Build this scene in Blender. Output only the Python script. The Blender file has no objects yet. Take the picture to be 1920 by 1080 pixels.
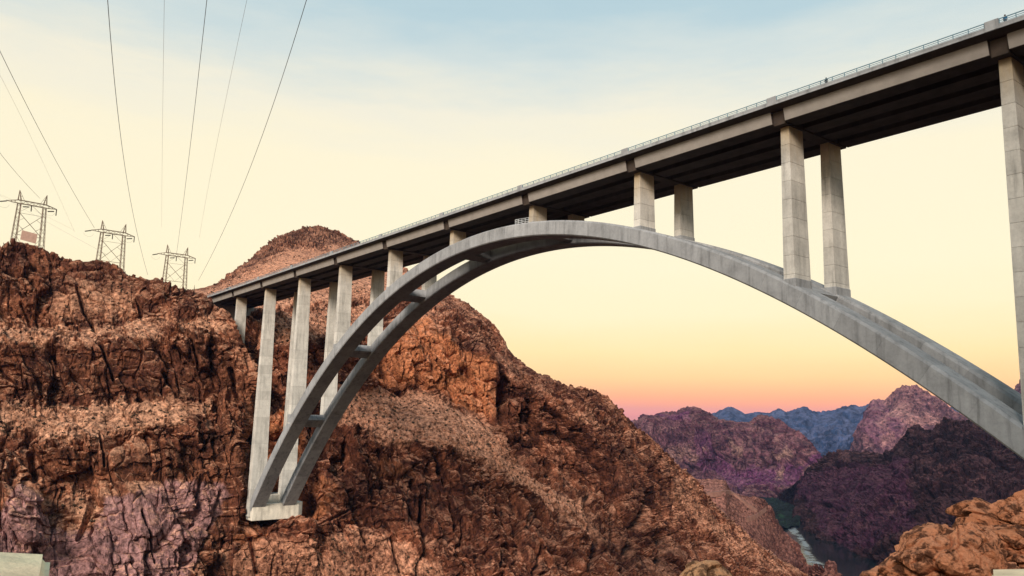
import bpy, bmesh, math, random
import numpy as np
from mathutils import Matrix, Vector

random.seed(7)
rng = np.random.default_rng(7)
S = bpy.context.scene
C = S.collection

# ------------------------------------------------------------------ camera
CAM = np.array([333.875, -121.637, -52.882])
YAW, PITCH, ROLL, F = 0.6622, 0.1605, 0.02, 1468.0


def cam_axes():
    f = np.array([-math.cos(YAW) * math.cos(PITCH), math.sin(YAW) * math.cos(PITCH), math.sin(PITCH)])
    r = np.cross(f, [0, 0, 1.0]); r /= np.linalg.norm(r)
    u = np.cross(r, f)
    return math.cos(ROLL) * r + math.sin(ROLL) * u, -math.sin(ROLL) * r + math.cos(ROLL) * u, f


AR, AU, AF = cam_axes()
cd = bpy.data.cameras.new('camera')
cam = bpy.data.objects.new('camera', cd)
C.objects.link(cam)
M = Matrix.Identity(4)
for i in range(3):
    M[i][0], M[i][1], M[i][2], M[i][3] = AR[i], AU[i], -AF[i], CAM[i]
cam.matrix_world = M
cd.sensor_width = 36.0
cd.lens = F / 1920 * 36.0
cd.clip_start = 0.2
cd.clip_end = 60000.0
S.camera = cam

# ------------------------------------------------------------------ sky, sun, exposure
W = bpy.data.worlds.new('World')
S.world = W
W.use_nodes = True
nt = W.node_tree
nt.nodes.clear()


def lin(r, g, b):
    f = lambda c: (c / 255 / 12.92) if c / 255 <= 0.04045 else ((c / 255 + 0.055) / 1.055) ** 2.4
    return (f(r), f(g), f(b), 1.0)


SUN_ELEV, SUN_DIR = 28.0, Vector((0.60, -0.80, 0.0)).normalized()   # the last glow comes from behind the camera
out = nt.nodes.new('ShaderNodeOutputWorld')
sky = nt.nodes.new('ShaderNodeTexSky')
sky.sky_type = 'NISHITA'
sky.sun_disc = False
sky.sun_elevation = math.radians(4.0)
sky.sun_rotation = math.atan2(SUN_DIR.x, SUN_DIR.y)
bg1 = nt.nodes.new('ShaderNodeBackground')
bg1.inputs['Strength'].default_value = 0.03
nt.links.new(sky.outputs[0], bg1.inputs['Color'])
tc = nt.nodes.new('ShaderNodeTexCoord')
sep = nt.nodes.new('ShaderNodeSeparateXYZ')
nt.links.new(tc.outputs['Generated'], sep.inputs[0])
asin = nt.nodes.new('ShaderNodeMath'); asin.operation = 'ARCSINE'
nt.links.new(sep.outputs['Z'], asin.inputs[0])
# thin streaky veil of high cloud disturbs the height of the colours
mp = nt.nodes.new('ShaderNodeMapping')
mp.inputs['Scale'].default_value = (3.0, 3.0, 16.0)
nt.links.new(tc.outputs['Generated'], mp.inputs[0])
nz = nt.nodes.new('ShaderNodeTexNoise')
nz.inputs['Scale'].default_value = 1.6
nz.inputs['Detail'].default_value = 6
nz.inputs['Roughness'].default_value = 0.6
nt.links.new(mp.outputs[0], nz.inputs['Vector'])
ns = nt.nodes.new('ShaderNodeMath'); ns.operation = 'MULTIPLY_ADD'
ns.inputs[1].default_value = 0.17; ns.inputs[2].default_value = -0.085
nt.links.new(nz.outputs[0], ns.inputs[0])
wgt = nt.nodes.new('ShaderNodeMath'); wgt.operation = 'MULTIPLY'
nt.links.new(ns.outputs[0], wgt.inputs[0]); nt.links.new(sep.outputs['Z'], wgt.inputs[1])
w2 = nt.nodes.new('ShaderNodeMath'); w2.operation = 'MULTIPLY'; w2.inputs[1].default_value = 1.7
nt.links.new(wgt.outputs[0], w2.inputs[0])
add = nt.nodes.new('ShaderNodeMath'); add.operation = 'ADD'
nt.links.new(asin.outputs[0], add.inputs[0]); nt.links.new(w2.outputs[0], add.inputs[1])
mr = nt.nodes.new('ShaderNodeMapRange')
mr.inputs['From Min'].default_value = 0.0; mr.inputs['From Max'].default_value = math.radians(60)
nt.links.new(add.outputs[0], mr.inputs['Value'])
SKY_STOPS = [(-1, (262, 150, 130)), (0.3, (276, 160, 134)), (1.4, (272, 182, 134)), (2.8, (262, 212, 152)), (4.6, (257, 228, 170)),
             (7.5, (256, 238, 196)), (11, (255, 241, 204)), (18, (253, 241, 208)), (21.5, (243, 236, 214)), (25, (212, 221, 217)),
             (29, (184, 207, 214)), (40, (156, 190, 207)), (60, (130, 170, 198))]


def ramp_from(stops):
    rp = nt.nodes.new('ShaderNodeValToRGB')
    el = rp.color_ramp.elements
    while len(el) > 1:
        el.remove(el[-1])
    for k, (d, c) in enumerate(stops):
        pos = max(0.0, d / 60)
        if k == 0:
            el[0].position = 0.0; el[0].color = lin(*c)
        else:
            e = el.new(pos); e.color = lin(*c)
    return rp


rp = ramp_from(SKY_STOPS)
nt.links.new(mr.outputs[0], rp.inputs[0])
bg2 = nt.nodes.new('ShaderNodeBackground')
bg2.inputs['Strength'].default_value = 0.99
nt.links.new(rp.outputs[0], bg2.inputs['Color'])
ads = nt.nodes.new('ShaderNodeAddShader')
nt.links.new(bg1.outputs[0], ads.inputs[0]); nt.links.new(bg2.outputs[0], ads.inputs[1])
nt.links.new(ads.outputs[0], out.inputs['Surface'])

sl = bpy.data.lights.new('sun', 'SUN')
sl.energy = 4.6
sl.angle = math.radians(18)
sl.color = (1.0, 0.87, 0.75)
so = bpy.data.objects.new('sun', sl)
C.objects.link(so)
sd = Vector((SUN_DIR.x * math.cos(math.radians(SUN_ELEV)), SUN_DIR.y * math.cos(math.radians(SUN_ELEV)), math.sin(math.radians(SUN_ELEV))))
so.rotation_euler = sd.to_track_quat('Z', 'Y').to_euler()
so.location = (300, -300, 300)

S.view_settings.view_transform = 'Standard'
S.view_settings.look = 'None'
S.view_settings.exposure = 0.0
S.view_settings.gamma = 1.0
S.view_settings.use_curve_mapping = False
S.cycles.use_denoising = True
S.cycles.max_bounces = 6
S.cycles.diffuse_bounces = 3


# ------------------------------------------------------------------ helpers
def unproj(px, py, t):
    """world point seen at (px,py) of the 1920x1080 photo, t metres away horizontally"""
    d = AR * (px - 960) / F + AU * (540 - py) / F + AF
    return CAM + d * (t / math.hypot(d[0], d[1]))


def unproj_z(px, py, z):
    d = AR * (px - 960) / F + AU * (540 - py) / F + AF
    return CAM + d * ((z - CAM[2]) / d[2])


def proj(P):
    d = P - CAM
    z = d @ AF
    return np.stack([960 + F * (d @ AR) / z, 540 - F * (d @ AU) / z], -1)


def hash3(ix, iy, iz, seed):
    h = (ix.astype(np.uint32) * np.uint32(374761393) + iy.astype(np.uint32) * np.uint32(668265263)
         + iz.astype(np.uint32) * np.uint32(2147483647 - 1013) + np.uint32(seed * 974711 & 0xffffffff))
    h = (h ^ (h >> np.uint32(13))) * np.uint32(1274126177)
    h = (h ^ (h >> np.uint32(16))) * np.uint32(2246822519)
    return h ^ (h >> np.uint32(15))


def h01(h):
    return (h & np.uint32(0xffffff)).astype(np.float32) / np.float32(0x1000000)


def vnoise(P, seed=0):
    """value noise, -1..1"""
    i = np.floor(P).astype(np.int64); f = (P - i).astype(np.float32)
    w = f * f * f * (f * (f * 6 - 15) + 10)
    i = i.astype(np.int32)
    r = 0
    for dx in (0, 1):
        wx = w[:, 0] if dx else 1 - w[:, 0]
        for dy in (0, 1):
            wy = w[:, 1] if dy else 1 - w[:, 1]
            for dz in (0, 1):
                wz = w[:, 2] if dz else 1 - w[:, 2]
                r = r + h01(hash3(i[:, 0] + dx, i[:, 1] + dy, i[:, 2] + dz, seed)) * wx * wy * wz
    return r * 2 - 1


def fbm(P, octs=4, gain=0.5, lac=2.03, seed=0):
    a, s, r = 1.0, 0.0, 0
    Q = P
    for o in range(octs):
        r = r + a * vnoise(Q, seed + o * 17); s += a
        a *= gain; Q = Q * lac + 13.7
    return r / s


def ridged(P, octs=4, gain=0.5, seed=0):
    a, s, r = 1.0, 0.0, 0
    Q = P
    for o in range(octs):
        r = r + a * (1 - 2 * np.abs(vnoise(Q, seed + o * 31))); s += a
        a *= gain; Q = Q * 2.07 + 5.1
    return r / s


def facets(P, seed=0, tilt=1.0):
    """angular blocks: every cell has its own offset and its own tilted plane; also the width of the joint"""
    b = np.floor(P - 0.5).astype(np.int32)
    n = len(P)
    f1 = np.full(n, 9.0, np.float32); f2 = f1.copy(); val = np.zeros(n, np.float32)
    for dx in (0, 1):
        for dy in (0, 1):
            for dz in (0, 1):
                c = b + np.array([dx, dy, dz], np.int32)
                h = hash3(c[:, 0], c[:, 1], c[:, 2], seed)
                j = np.stack([h01(h), h01(h * np.uint32(747796405) + np.uint32(1)), h01(h * np.uint32(277803737) + np.uint32(7))], 1)
                off = (P - (c + 0.5 + (j - 0.5) * 0.85)).astype(np.float32)
                d = np.sqrt(np.sqrt((off ** 4).sum(1)))
                g = np.stack([h01(h * np.uint32(1103515245) + np.uint32(3)), h01(h * np.uint32(134775813) + np.uint32(5)), h01(h * np.uint32(22695477) + np.uint32(9))], 1) * 2 - 1
                v = (h01(h * np.uint32(1664525) + np.uint32(11)) * 2 - 1) + tilt * 1.6 * (g * off).sum(1)
                near = d < f1
                f2 = np.where(near, f1, np.minimum(f2, d))
                val = np.where(near, np.clip(v, -1.35, 1.35), val)
                f1 = np.where(near, d, f1)
    return val, f2 - f1


def poly_mask(px, py, poly, soft=12.0):
    """soft inside mask of a polygon in base coordinates"""
    n = len(poly)
    inside = np.zeros(px.shape, bool); dist = np.full(px.shape, 1e9, np.float32)
    for k in range(n):
        x0, y0 = poly[k]; x1, y1 = poly[(k + 1) % n]
        cond = ((y0 > py) != (y1 > py))
        with np.errstate(divide='ignore', invalid='ignore'):
            xi = (x1 - x0) * (py - y0) / (y1 - y0 + 1e-9) + x0
        inside ^= cond & (px < xi)
        L2 = (x1 - x0) ** 2 + (y1 - y0) ** 2 + 1e-9
        t = np.clip(((px - x0) * (x1 - x0) + (py - y0) * (y1 - y0)) / L2, 0, 1)
        dist = np.minimum(dist, np.hypot(px - x0 - t * (x1 - x0), py - y0 - t * (y1 - y0)))
    sd_ = np.where(inside, dist, -dist)
    return np.clip(0.5 + sd_ / (2 * soft), 0, 1)


def line_mask(px, py, pts, width):
    m = np.zeros(px.shape, np.float32)
    for (x0, y0), (x1, y1) in zip(pts[:-1], pts[1:]):
        L2 = (x1 - x0) ** 2 + (y1 - y0) ** 2
        t = np.clip(((px - x0) * (x1 - x0) + (py - y0) * (y1 - y0)) / L2, 0, 1)
        d = np.hypot(px - x0 - t * (x1 - x0), py - y0 - t * (y1 - y0))
        m = np.maximum(m, np.clip(1 - d / width, 0, 1))
    return m * m * (3 - 2 * m)


def interp_axis(A, xs, xq, cubic):
    """A[k,...] at xs -> values at xq, linear or Catmull-Rom"""
    k = np.clip(np.searchsorted(xs, xq, side='right') - 1, 0, len(xs) - 2)
    t = ((xq - xs[k]) / (xs[k + 1] - xs[k]))
    sh = (-1,) + (1,) * (A.ndim - 1)
    t = t.reshape(sh)
    p1, p2 = A[k], A[k + 1]
    if not cubic:
        return p1 * (1 - t) + p2 * t
    p0, p3 = A[np.maximum(k - 1, 0)], A[np.minimum(k + 2, len(xs) - 1)]
    h = (xs[k + 1] - xs[k]).reshape(sh)
    d1 = (p2 - p0) / ((xs[k + 1] - xs[np.maximum(k - 1, 0)]).reshape(sh)) * h
    d2 = (p3 - p1) / ((xs[np.minimum(k + 2, len(xs) - 1)] - xs[k]).reshape(sh)) * h
    return (2 * t**3 - 3 * t**2 + 1) * p1 + (t**3 - 2 * t**2 + t) * d1 + (-2 * t**3 + 3 * t**2) * p2 + (t**3 - t**2) * d2


def grid_mesh(name, P, mat, smooth=False, attrs=None):
    nu, nv = P.shape[:2]
    me = bpy.data.meshes.new(name)
    me.vertices.add(nu * nv)
    me.vertices.foreach_set('co', P.reshape(-1).astype(np.float32))
    idx = np.arange(nu * nv, dtype=np.int32).reshape(nu, nv)
    q = np.stack([idx[:-1, :-1], idx[1:, :-1], idx[1:, 1:], idx[:-1, 1:]], -1).reshape(-1)
    nf = (nu - 1) * (nv - 1)
    me.loops.add(nf * 4); me.loops.foreach_set('vertex_index', q)
    me.polygons.add(nf)
    me.polygons.foreach_set('loop_start', np.arange(0, nf * 4, 4, dtype=np.int32))
    me.polygons.foreach_set('loop_total', np.full(nf, 4, np.int32))
    me.update(calc_edges=True)
    me.polygons.foreach_set('use_smooth', np.full(nf, smooth, bool))
    if attrs:
        for an, av in attrs.items():
            a = me.attributes.new(an, 'FLOAT', 'POINT')
            a.data.foreach_set('value', av.reshape(-1).astype(np.float32))
    me.materials.append(mat)
    o = bpy.data.objects.new(name, me)
    C.objects.link(o)
    return o


def surf_normals(P):
    du = np.gradient(P, axis=0); dv = np.gradient(P, axis=1)
    n = np.cross(du, dv)
    n /= np.linalg.norm(n, axis=-1, keepdims=True) + 1e-9
    return n


def loft(cols, nu, nv, back=((150, -25), (500, -120)), rowcubic=False, wrow=None):
    """cols: control columns of (px, py, t) rows, bottom to top.  Returns base points and base coordinates."""
    G = np.array([[unproj(*p) for p in c] for c in cols])                # k, r, 3
    UV = np.array([[(p[0], p[1]) for p in c] for c in cols], float)
    if back:
        d = G[:, -1, :] - CAM; d[:, 2] = 0; d /= np.linalg.norm(d, axis=1, keepdims=True)
        ex = []; exuv = []
        for dist, dz in back:
            e = G[:, -1, :] + d * dist; e[:, 2] += dz
            ex.append(e); exuv.append(UV[:, -1, :] - [0, 3])
        G = np.concatenate([G] + [e[:, None, :] for e in ex], 1)
        UV = np.concatenate([UV] + [e[:, None, :] for e in exuv], 1)
    us = np.concatenate([[0], np.cumsum(np.maximum(np.abs(np.diff(UV[:, :, 0].mean(1))), 8.0))])
    rowlen = np.maximum(np.abs(np.diff(UV[:, :, 1], axis=1)).mean(0), 12.0)
    if back:
        rowlen[-len(back):] = [30.0] + [14.0] * (len(back) - 1)
    if wrow:
        for k, w_ in wrow.items():
            rowlen[k] *= w_
    vs = np.concatenate([[0], np.cumsum(rowlen)])
    uq = np.linspace(0, us[-1], nu); vq = np.linspace(0, vs[-1], nv)
    A = interp_axis(np.concatenate([G, UV], -1), us, uq, True)
    A = np.swapaxes(interp_axis(np.swapaxes(A, 0, 1), vs, vq, rowcubic), 0, 1)
    return A[..., :3], A[..., 3], A[..., 4]


# ------------------------------------------------------------------ materials
def nodes_of(name, rough=0.9):
    m = bpy.data.materials.new(name)
    m.use_nodes = True
    n = m.node_tree
    b = n.nodes['Principled BSDF']
    b.inputs['Roughness'].default_value = rough
    b.inputs['Specular IOR Level'].default_value = 0.2
    return m, n, b


def N(n, t, **kw):
    x = n.nodes.new(t)
    for k, v in kw.items():
        if k.startswith('i_'):
            x.inputs[k[2:].replace('_', ' ')].default_value = v
        else:
            setattr(x, k, v)
    return x


def noise(n, vec, scale, detail=5, rough=0.6, dist=0.0):
    x = N(n, 'ShaderNodeTexNoise', i_Scale=scale, i_Detail=detail, i_Roughness=rough, i_Distortion=dist * 0.4)
    n.links.new(vec, x.inputs['Vector'])
    return x.outputs[0]


def mapped(n, vec, scale=(1, 1, 1), rot=(0, 0, 0)):
    x = N(n, 'ShaderNodeMapping')
    x.inputs['Scale'].default_value = scale; x.inputs['Rotation'].default_value = rot
    n.links.new(vec, x.inputs[0])
    return x.outputs[0]


def ramp(n, fac, stops, interp='LINEAR'):
    r = n.nodes.new('ShaderNodeValToRGB')
    r.color_ramp.interpolation = interp
    el = r.color_ramp.elements
    el[0].position, el[0].color = stops[0][0], (*stops[0][1], 1) if len(stops[0][1]) == 3 else stops[0][1]
    el[1].position, el[1].color = stops[-1][0], (*stops[-1][1], 1) if len(stops[-1][1]) == 3 else stops[-1][1]
    for p, c in stops[1:-1]:
        e = el.new(p); e.color = (*c, 1)
    n.links.new(fac, r.inputs[0])
    return r.outputs[0]


def g3(v):
    return (v, v, v)


def mix(n, fac, a, b, mode='MIX'):
    x = N(n, 'ShaderNodeMix', data_type='RGBA', blend_type=mode)
    for s, v in (('Factor', fac), ('A', a), ('B', b)):
        sock = [i for i in x.inputs if i.name == s and (i.type == 'RGBA' or s == 'Factor' and i.type == 'VALUE')][0]
        if isinstance(v, (int, float)):
            sock.default_value = v
        elif isinstance(v, tuple):
            sock.default_value = (*v, 1) if len(v) == 3 else v
        else:
            n.links.new(v, sock)
    return [o for o in x.outputs if o.type == 'RGBA'][0]


def math_(n, op, a, b=0.0, c=None):
    x = N(n, 'ShaderNodeMath', operation=op)
    for k, v in enumerate((a, b) if c is None else (a, b, c)):
        if isinstance(v, (int, float)):
            x.inputs[k].default_value = v
        else:
            n.links.new(v, x.inputs[k])
    return x.outputs[0]


def attr(n, name):
    return N(n, 'ShaderNodeAttribute', attribute_name=name).outputs['Fac']


def bump(n, b, height, strength=0.5, dist=1.0):
    x = N(n, 'ShaderNodeBump', i_Strength=strength, i_Distance=dist)
    n.links.new(height, x.inputs['Height'])
    n.links.new(x.outputs[0], b.inputs['Normal'])


def rock_material(name, light, mid, dark, scree, alt, unit=1.0, bstr=0.7, streak=0.5, dust_highlight=0.8):
    """desert rock: stained and jointed faces, paler scree, patches of a second rock"""
    m, n, b = nodes_of(name, 0.95)
    b.inputs['Specular IOR Level'].default_value = 0.08
    geo = N(n, 'ShaderNodeNewGeometry').outputs['Position']
    v = mapped(n, geo, (1 / unit,) * 3)
    vv = mapped(n, geo, (1 / unit, 1 / unit, 0.22 / unit), (0.22, 0.12, 0))
    big = noise(n, v, 0.02, 4, 0.6, 0.6)
    med = noise(n, v, 0.11, 7, 0.68, 0.5)
    stv = noise(n, vv, 0.16, 7, 0.65, 0.4)
    fine = noise(n, v, 0.55, 6, 0.7, 0.3)
    c = ramp(n, med, [(0.34, dark), (0.45, mid), (0.56, light), (0.72, tuple(min(1, x * 1.5) for x in light))])
    c2 = ramp(n, big, [(0.3, tuple(x * 0.62 for x in mid)), (0.5, mid), (0.68, tuple(x * 1.15 for x in light))])
    c = mix(n, 0.45, c, c2)
    vs_ = ramp(n, stv, [(0.42, g3(0.0)), (0.53, g3(1.0))])
    c = mix(n, math_(n, 'MULTIPLY', math_(n, 'SUBTRACT', 1.0, vs_), streak), c, tuple(x * 0.8 for x in dark))   # desert varnish
    ac = mix(n, 0.55, ramp(n, med, [(0.28, tuple(x * 0.45 for x in alt)), (0.5, alt), (0.75, tuple(min(1, x * 1.5) for x in alt))]), alt)
    af = ramp(n, math_(n, 'ADD', attr(n, 'alt'), math_(n, 'MULTIPLY_ADD', big, 1.2, -0.6)), [(0.3, g3(0)), (0.7, g3(0.9))])
    c = mix(n, af, c, ac)
    sc = ramp(n, fine, [(0.25, tuple(x * 0.38 for x in scree)), (0.48, scree), (0.78, tuple(min(1, x * 1.4) for x in scree))])
    sf = ramp(n, math_(n, 'ADD', attr(n, 'scree'), math_(n, 'ADD', math_(n, 'MULTIPLY_ADD', med, 1.5, -0.75), math_(n, 'MULTIPLY_ADD', fine, 0.7, -0.35))), [(0.28, g3(0)), (0.78, g3(0.95))])
    sc = mix(n, ramp(n, big, [(0.38, g3(0.75)), (0.6, g3(0))]), sc, mix(n, 0.5, mid, scree))
    c = mix(n, sf, c, sc)
    nz_ = N(n, 'ShaderNodeSeparateXYZ')
    n.links.new(N(n, 'ShaderNodeNewGeometry').outputs['True Normal'], nz_.inputs[0])
    du = math_(n, 'MULTIPLY', ramp(n, nz_.outputs['Z'], [(0.30, g3(0)), (0.72, g3(1))]), ramp(n, med, [(0.36, g3(0.15)), (0.56, g3(0.9))]))
    c = mix(n, math_(n, 'MULTIPLY', du, dust_highlight), c, tuple(min(1, x * 1.35) for x in scree))      # dusty tone, with bright highlights painted into the upward faces
    c = mix(n, math_(n, 'MULTIPLY', attr(n, 'varnish_shade'), ramp(n, med, [(0.36, g3(1)), (0.66, g3(0.45))])), c, tuple(x * 1.25 for x in dark))  # dark varnished patches, plus shade painted into the mountain rock
    sp = ramp(n, fine, [(0.35, g3(0.22)), (0.47, g3(0.90)), (0.68, g3(1.95))])
    c = mix(n, 1.0, c, sp, 'MULTIPLY')
    n.links.new(c, b.inputs['Base Color'])
    vor = N(n, 'ShaderNodeTexVoronoi', feature='DISTANCE_TO_EDGE', i_Scale=0.16)
    wv = N(n, 'ShaderNodeVectorMath', operation='MULTIPLY_ADD')
    nn = N(n, 'ShaderNodeTexNoise', i_Scale=0.15, i_Detail=3)
    n.links.new(v, nn.inputs['Vector'])
    n.links.new(nn.outputs['Color'], wv.inputs[0]); wv.inputs[1].default_value = (5, 5, 5); n.links.new(vv, wv.inputs[2])
    n.links.new(wv.outputs[0], vor.inputs['Vector'])
    crack = ramp(n, vor.outputs[0], [(0.0, g3(0)), (0.09, g3(1))])
    hgt = math_(n, 'ADD', math_(n, 'ADD', math_(n, 'MULTIPLY', stv, 1.5), math_(n, 'MULTIPLY', med, 2.0)), math_(n, 'ADD', math_(n, 'MULTIPLY', fine, 1.3), math_(n, 'MULTIPLY', crack, 0.3)))
    bump(n, b, hgt, bstr, 1.4 * unit)
    return m


def concrete(name, base, unit=1.0, rust=False):
    m, n, b = nodes_of(name, 0.85)
    tcn = N(n, 'ShaderNodeNewGeometry').outputs['Position']
    a = noise(n, tcn, 0.25 / unit, 6, 0.65, 0.3)
    st = noise(n, mapped(n, tcn, (1, 1, 0.10)), 0.8 / unit, 6, 0.65)
    fi = noise(n, tcn, 2.2 / unit, 5, 0.65)
    oi = N(n, 'ShaderNodeObjectInfo').outputs['Random']
    c = ramp(n, a, [(0.25, tuple(x * 0.72 for x in base)), (0.5, base), (0.75, tuple(min(.8, x * 1.15) for x in base))])
    s = ramp(n, st, [(0.32, g3(0.52)), (0.46, g3(0.92)), (0.7, g3(1.12))])
    c = mix(n, 0.8, c, s, 'MULTIPLY')
    c = mix(n, 0.5, c, ramp(n, fi, [(0.3, g3(0.75)), (0.55, g3(1.0)), (0.8, g3(1.12))]), 'MULTIPLY')
    if rust:      # ochre run-off below the caps
        pz = N(n, 'ShaderNodeSeparateXYZ')
        n.links.new(tcn, pz.inputs[0])
        k_ = ramp(n, math_(n, 'ADD', math_(n, 'MULTIPLY_ADD', pz.outputs['Z'], 0.09, 0.95), math_(n, 'MULTIPLY_ADD', st, 0.9, -0.45)), [(0.35, g3(0)), (0.95, g3(0.75))])
        c = mix(n, k_, c, (0.30, 0.20, 0.075))
    v = math_(n, 'MULTIPLY_ADD', oi, 0.22, 0.89)
    cv = N(n, 'ShaderNodeCombineColor')
    for k in range(3):
        n.links.new(v, cv.inputs[k])
    c = mix(n, 1.0, c, cv.outputs[0], 'MULTIPLY')
    n.links.new(c, b.inputs['Base Color'])
    bump(n, b, fi, 0.25, 0.08)
    return m


def plain(name, col, rough=0.6, metal=0.0, var=0.15, sc=1.0):
    m, n, b = nodes_of(name, rough)
    g = N(n, 'ShaderNodeNewGeometry').outputs['Position']
    a = noise(n, g, sc, 4, 0.6)
    c = ramp(n, a, [(0.3, tuple(x * (1 - var) for x in col)), (0.7, tuple(min(1, x * (1 + var)) for x in col))])
    n.links.new(c, b.inputs['Base Color'])
    b.inputs['Metallic'].default_value = metal
    return m


M_CLIFF = rock_material('red brown canyon rock', (0.27, 0.106, 0.056), (0.120, 0.042, 0.024), (0.022, 0.008, 0.007), (0.40, 0.210, 0.130), (0.30, 0.165, 0.16))
M_MOUNT = rock_material('orange brown mountain rock', (0.215, 0.076, 0.040), (0.094, 0.031, 0.018), (0.018, 0.0065, 0.006), (0.40, 0.196, 0.122), (0.44, 0.165, 0.075), dust_highlight=0.7)
M_SPUR = rock_material('dusty road cut rock', (0.13, 0.055, 0.042), (0.085, 0.033, 0.027), (0.03, 0.012, 0.011), (0.165, 0.075, 0.058), (0.10, 0.042, 0.032), 1.6, 0.5, 0.3)
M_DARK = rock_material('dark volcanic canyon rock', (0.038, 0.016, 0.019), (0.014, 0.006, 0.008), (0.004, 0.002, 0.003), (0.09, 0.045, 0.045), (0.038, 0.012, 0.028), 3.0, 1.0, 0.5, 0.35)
M_MID = rock_material('mauve hill rock', (0.16, 0.068, 0.082), (0.08, 0.030, 0.045), (0.024, 0.008, 0.018), (0.22, 0.125, 0.10), (0.095, 0.026, 0.080), 5.0, 1.0, 0.5, 0.3)
M_FARPEAK = rock_material('far purple mountain rock', (0.21, 0.095, 0.10), (0.12, 0.052, 0.066), (0.05, 0.022, 0.035), (0.30, 0.155, 0.14), (0.15, 0.06, 0.1), 9.0, 1.0, 0.5, 0.4)
M_RANGE = rock_material('haze tinted range rock', (0.030, 0.058, 0.13), (0.020, 0.040, 0.095), (0.010, 0.020, 0.06), (0.06, 0.065, 0.11), (0.04, 0.045, 0.09), 30.0, 0.8, 0.3)  # blue of the distant air is put into the rock colour
M_CONC = concrete('pale weathered concrete', (0.325, 0.335, 0.345))
M_COL = concrete('precast column concrete', (0.58, 0.56, 0.51), rust=True)
M_FOUND = concrete('new white concrete', (0.66, 0.62, 0.53))
M_STEEL = plain('lit grey girder paint', (0.30, 0.275, 0.25), 0.6, 0.0, 0.12, 0.4)  # lit tone of the girder steel, for the outer webs
M_GIRD = plain('shade darkened girder steel', (0.06, 0.045, 0.038), 0.8, 0.0, 0.25, 0.4)  # near-black: the underside shade is put into the steel colour
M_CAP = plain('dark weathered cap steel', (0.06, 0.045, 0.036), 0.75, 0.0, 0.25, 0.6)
M_RAIL = plain('blue grey galvanised rail', (0.16, 0.27, 0.33), 0.4, 0.3)
M_ASPH = plain('asphalt', (0.05, 0.05, 0.052), 0.9)
M_LATT = plain('weathered galvanised lattice steel', (0.17, 0.12, 0.085), 0.6, 0.2)
M_INS = plain('dark insulator glaze', (0.025, 0.015, 0.014), 0.3)
M_WIRE = plain('aluminium conductor', (0.07, 0.065, 0.07), 0.5, 0.3)
M_WIREP = plain('weathered thin conductor', (0.42, 0.38, 0.33), 0.6, 0.2)


# ------------------------------------------------------------------ object helpers
def tag(o, label=None, cat=None, group=None, kind=None):
    if label: o['label'] = label
    if cat: o['category'] = cat
    if group: o['group'] = group
    if kind: o['kind'] = kind
    return o


def empty(name, loc, label, cat, group=None):
    o = bpy.data.objects.new(name, None)
    C.objects.link(o); o.location = loc
    o.empty_display_size = 1.0
    return tag(o, label, cat, group)


def obj(name, bm, mat, parent=None, smooth=False):
    me = bpy.data.meshes.new(name)
    bm.normal_update()
    bm.to_mesh(me); bm.free()
    if smooth:
        me.polygons.foreach_set('use_smooth', [True] * len(me.polygons))
    me.materials.append(mat)
    o = bpy.data.objects.new(name, me)
    C.objects.link(o)
    if parent is not None:
        o.parent = parent
        w = Vector((0, 0, 0)); p = parent
        while p is not None:
            w += p.location; p = p.parent
        o.location = -w
        if parent.type == 'MESH':
            o.location = (0, 0, 0)
    return o


def hexa(bm, pts):
    """8 points: bottom ring 0-3, top ring 4-7"""
    v = [bm.verts.new(p) for p in pts]
    for f in ((3, 2, 1, 0), (4, 5, 6, 7), (0, 1, 5, 4), (1, 2, 6, 5), (2, 3, 7, 6), (3, 0, 4, 7)):
        bm.faces.new([v[k] for k in f])
    return v


def box(bm, x0, x1, y0, y1, z0, z1):
    return hexa(bm, [(x0, y0, z0), (x1, y0, z0), (x1, y1, z0), (x0, y1, z0), (x0, y0, z1), (x1, y0, z1), (x1, y1, z1), (x0, y1, z1)])


def bevel_all(bm, w, seg=1):
    bmesh.ops.bevel(bm, geom=bm.edges[:], offset=w, segments=seg, affect='EDGES', clamp_overlap=True)


def bar(bm, a, b, r, sides=4):
    a, b = Vector(a), Vector(b)
    d = (b - a)
    if d.length < 1e-6: return
    q = d.to_track_quat('Z', 'Y')
    rings = []
    for p in (a, b):
        rings.append([bm.verts.new(p + q @ Vector((r * math.cos(2 * math.pi * (k + .5) / sides), r * math.sin(2 * math.pi * (k + .5) / sides), 0))) for k in range(sides)])
    for k in range(sides):
        bm.faces.new([rings[0][k], rings[0][(k + 1) % sides], rings[1][(k + 1) % sides], rings[1][k]])
    bm.faces.new(rings[0][::-1]); bm.faces.new(rings[1])


def tube(bm, pts, r, sides=5):
    pts = [Vector(p) for p in pts]
    rings = []
    for i, p in enumerate(pts):
        d = (pts[min(i + 1, len(pts) - 1)] - pts[max(i - 1, 0)]).normalized()
        q = d.to_track_quat('Z', 'Y')
        rings.append([bm.verts.new(p + q @ Vector((r * math.cos(2 * math.pi * k / sides), r * math.sin(2 * math.pi * k / sides), 0))) for k in range(sides)])
    for i in range(len(rings) - 1):
        for k in range(sides):
            bm.faces.new([rings[i][k], rings[i][(k + 1) % sides], rings[i + 1][(k + 1) % sides], rings[i + 1][k]])
    bm.faces.new(rings[0][::-1]); bm.faces.new(rings[-1])


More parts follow.
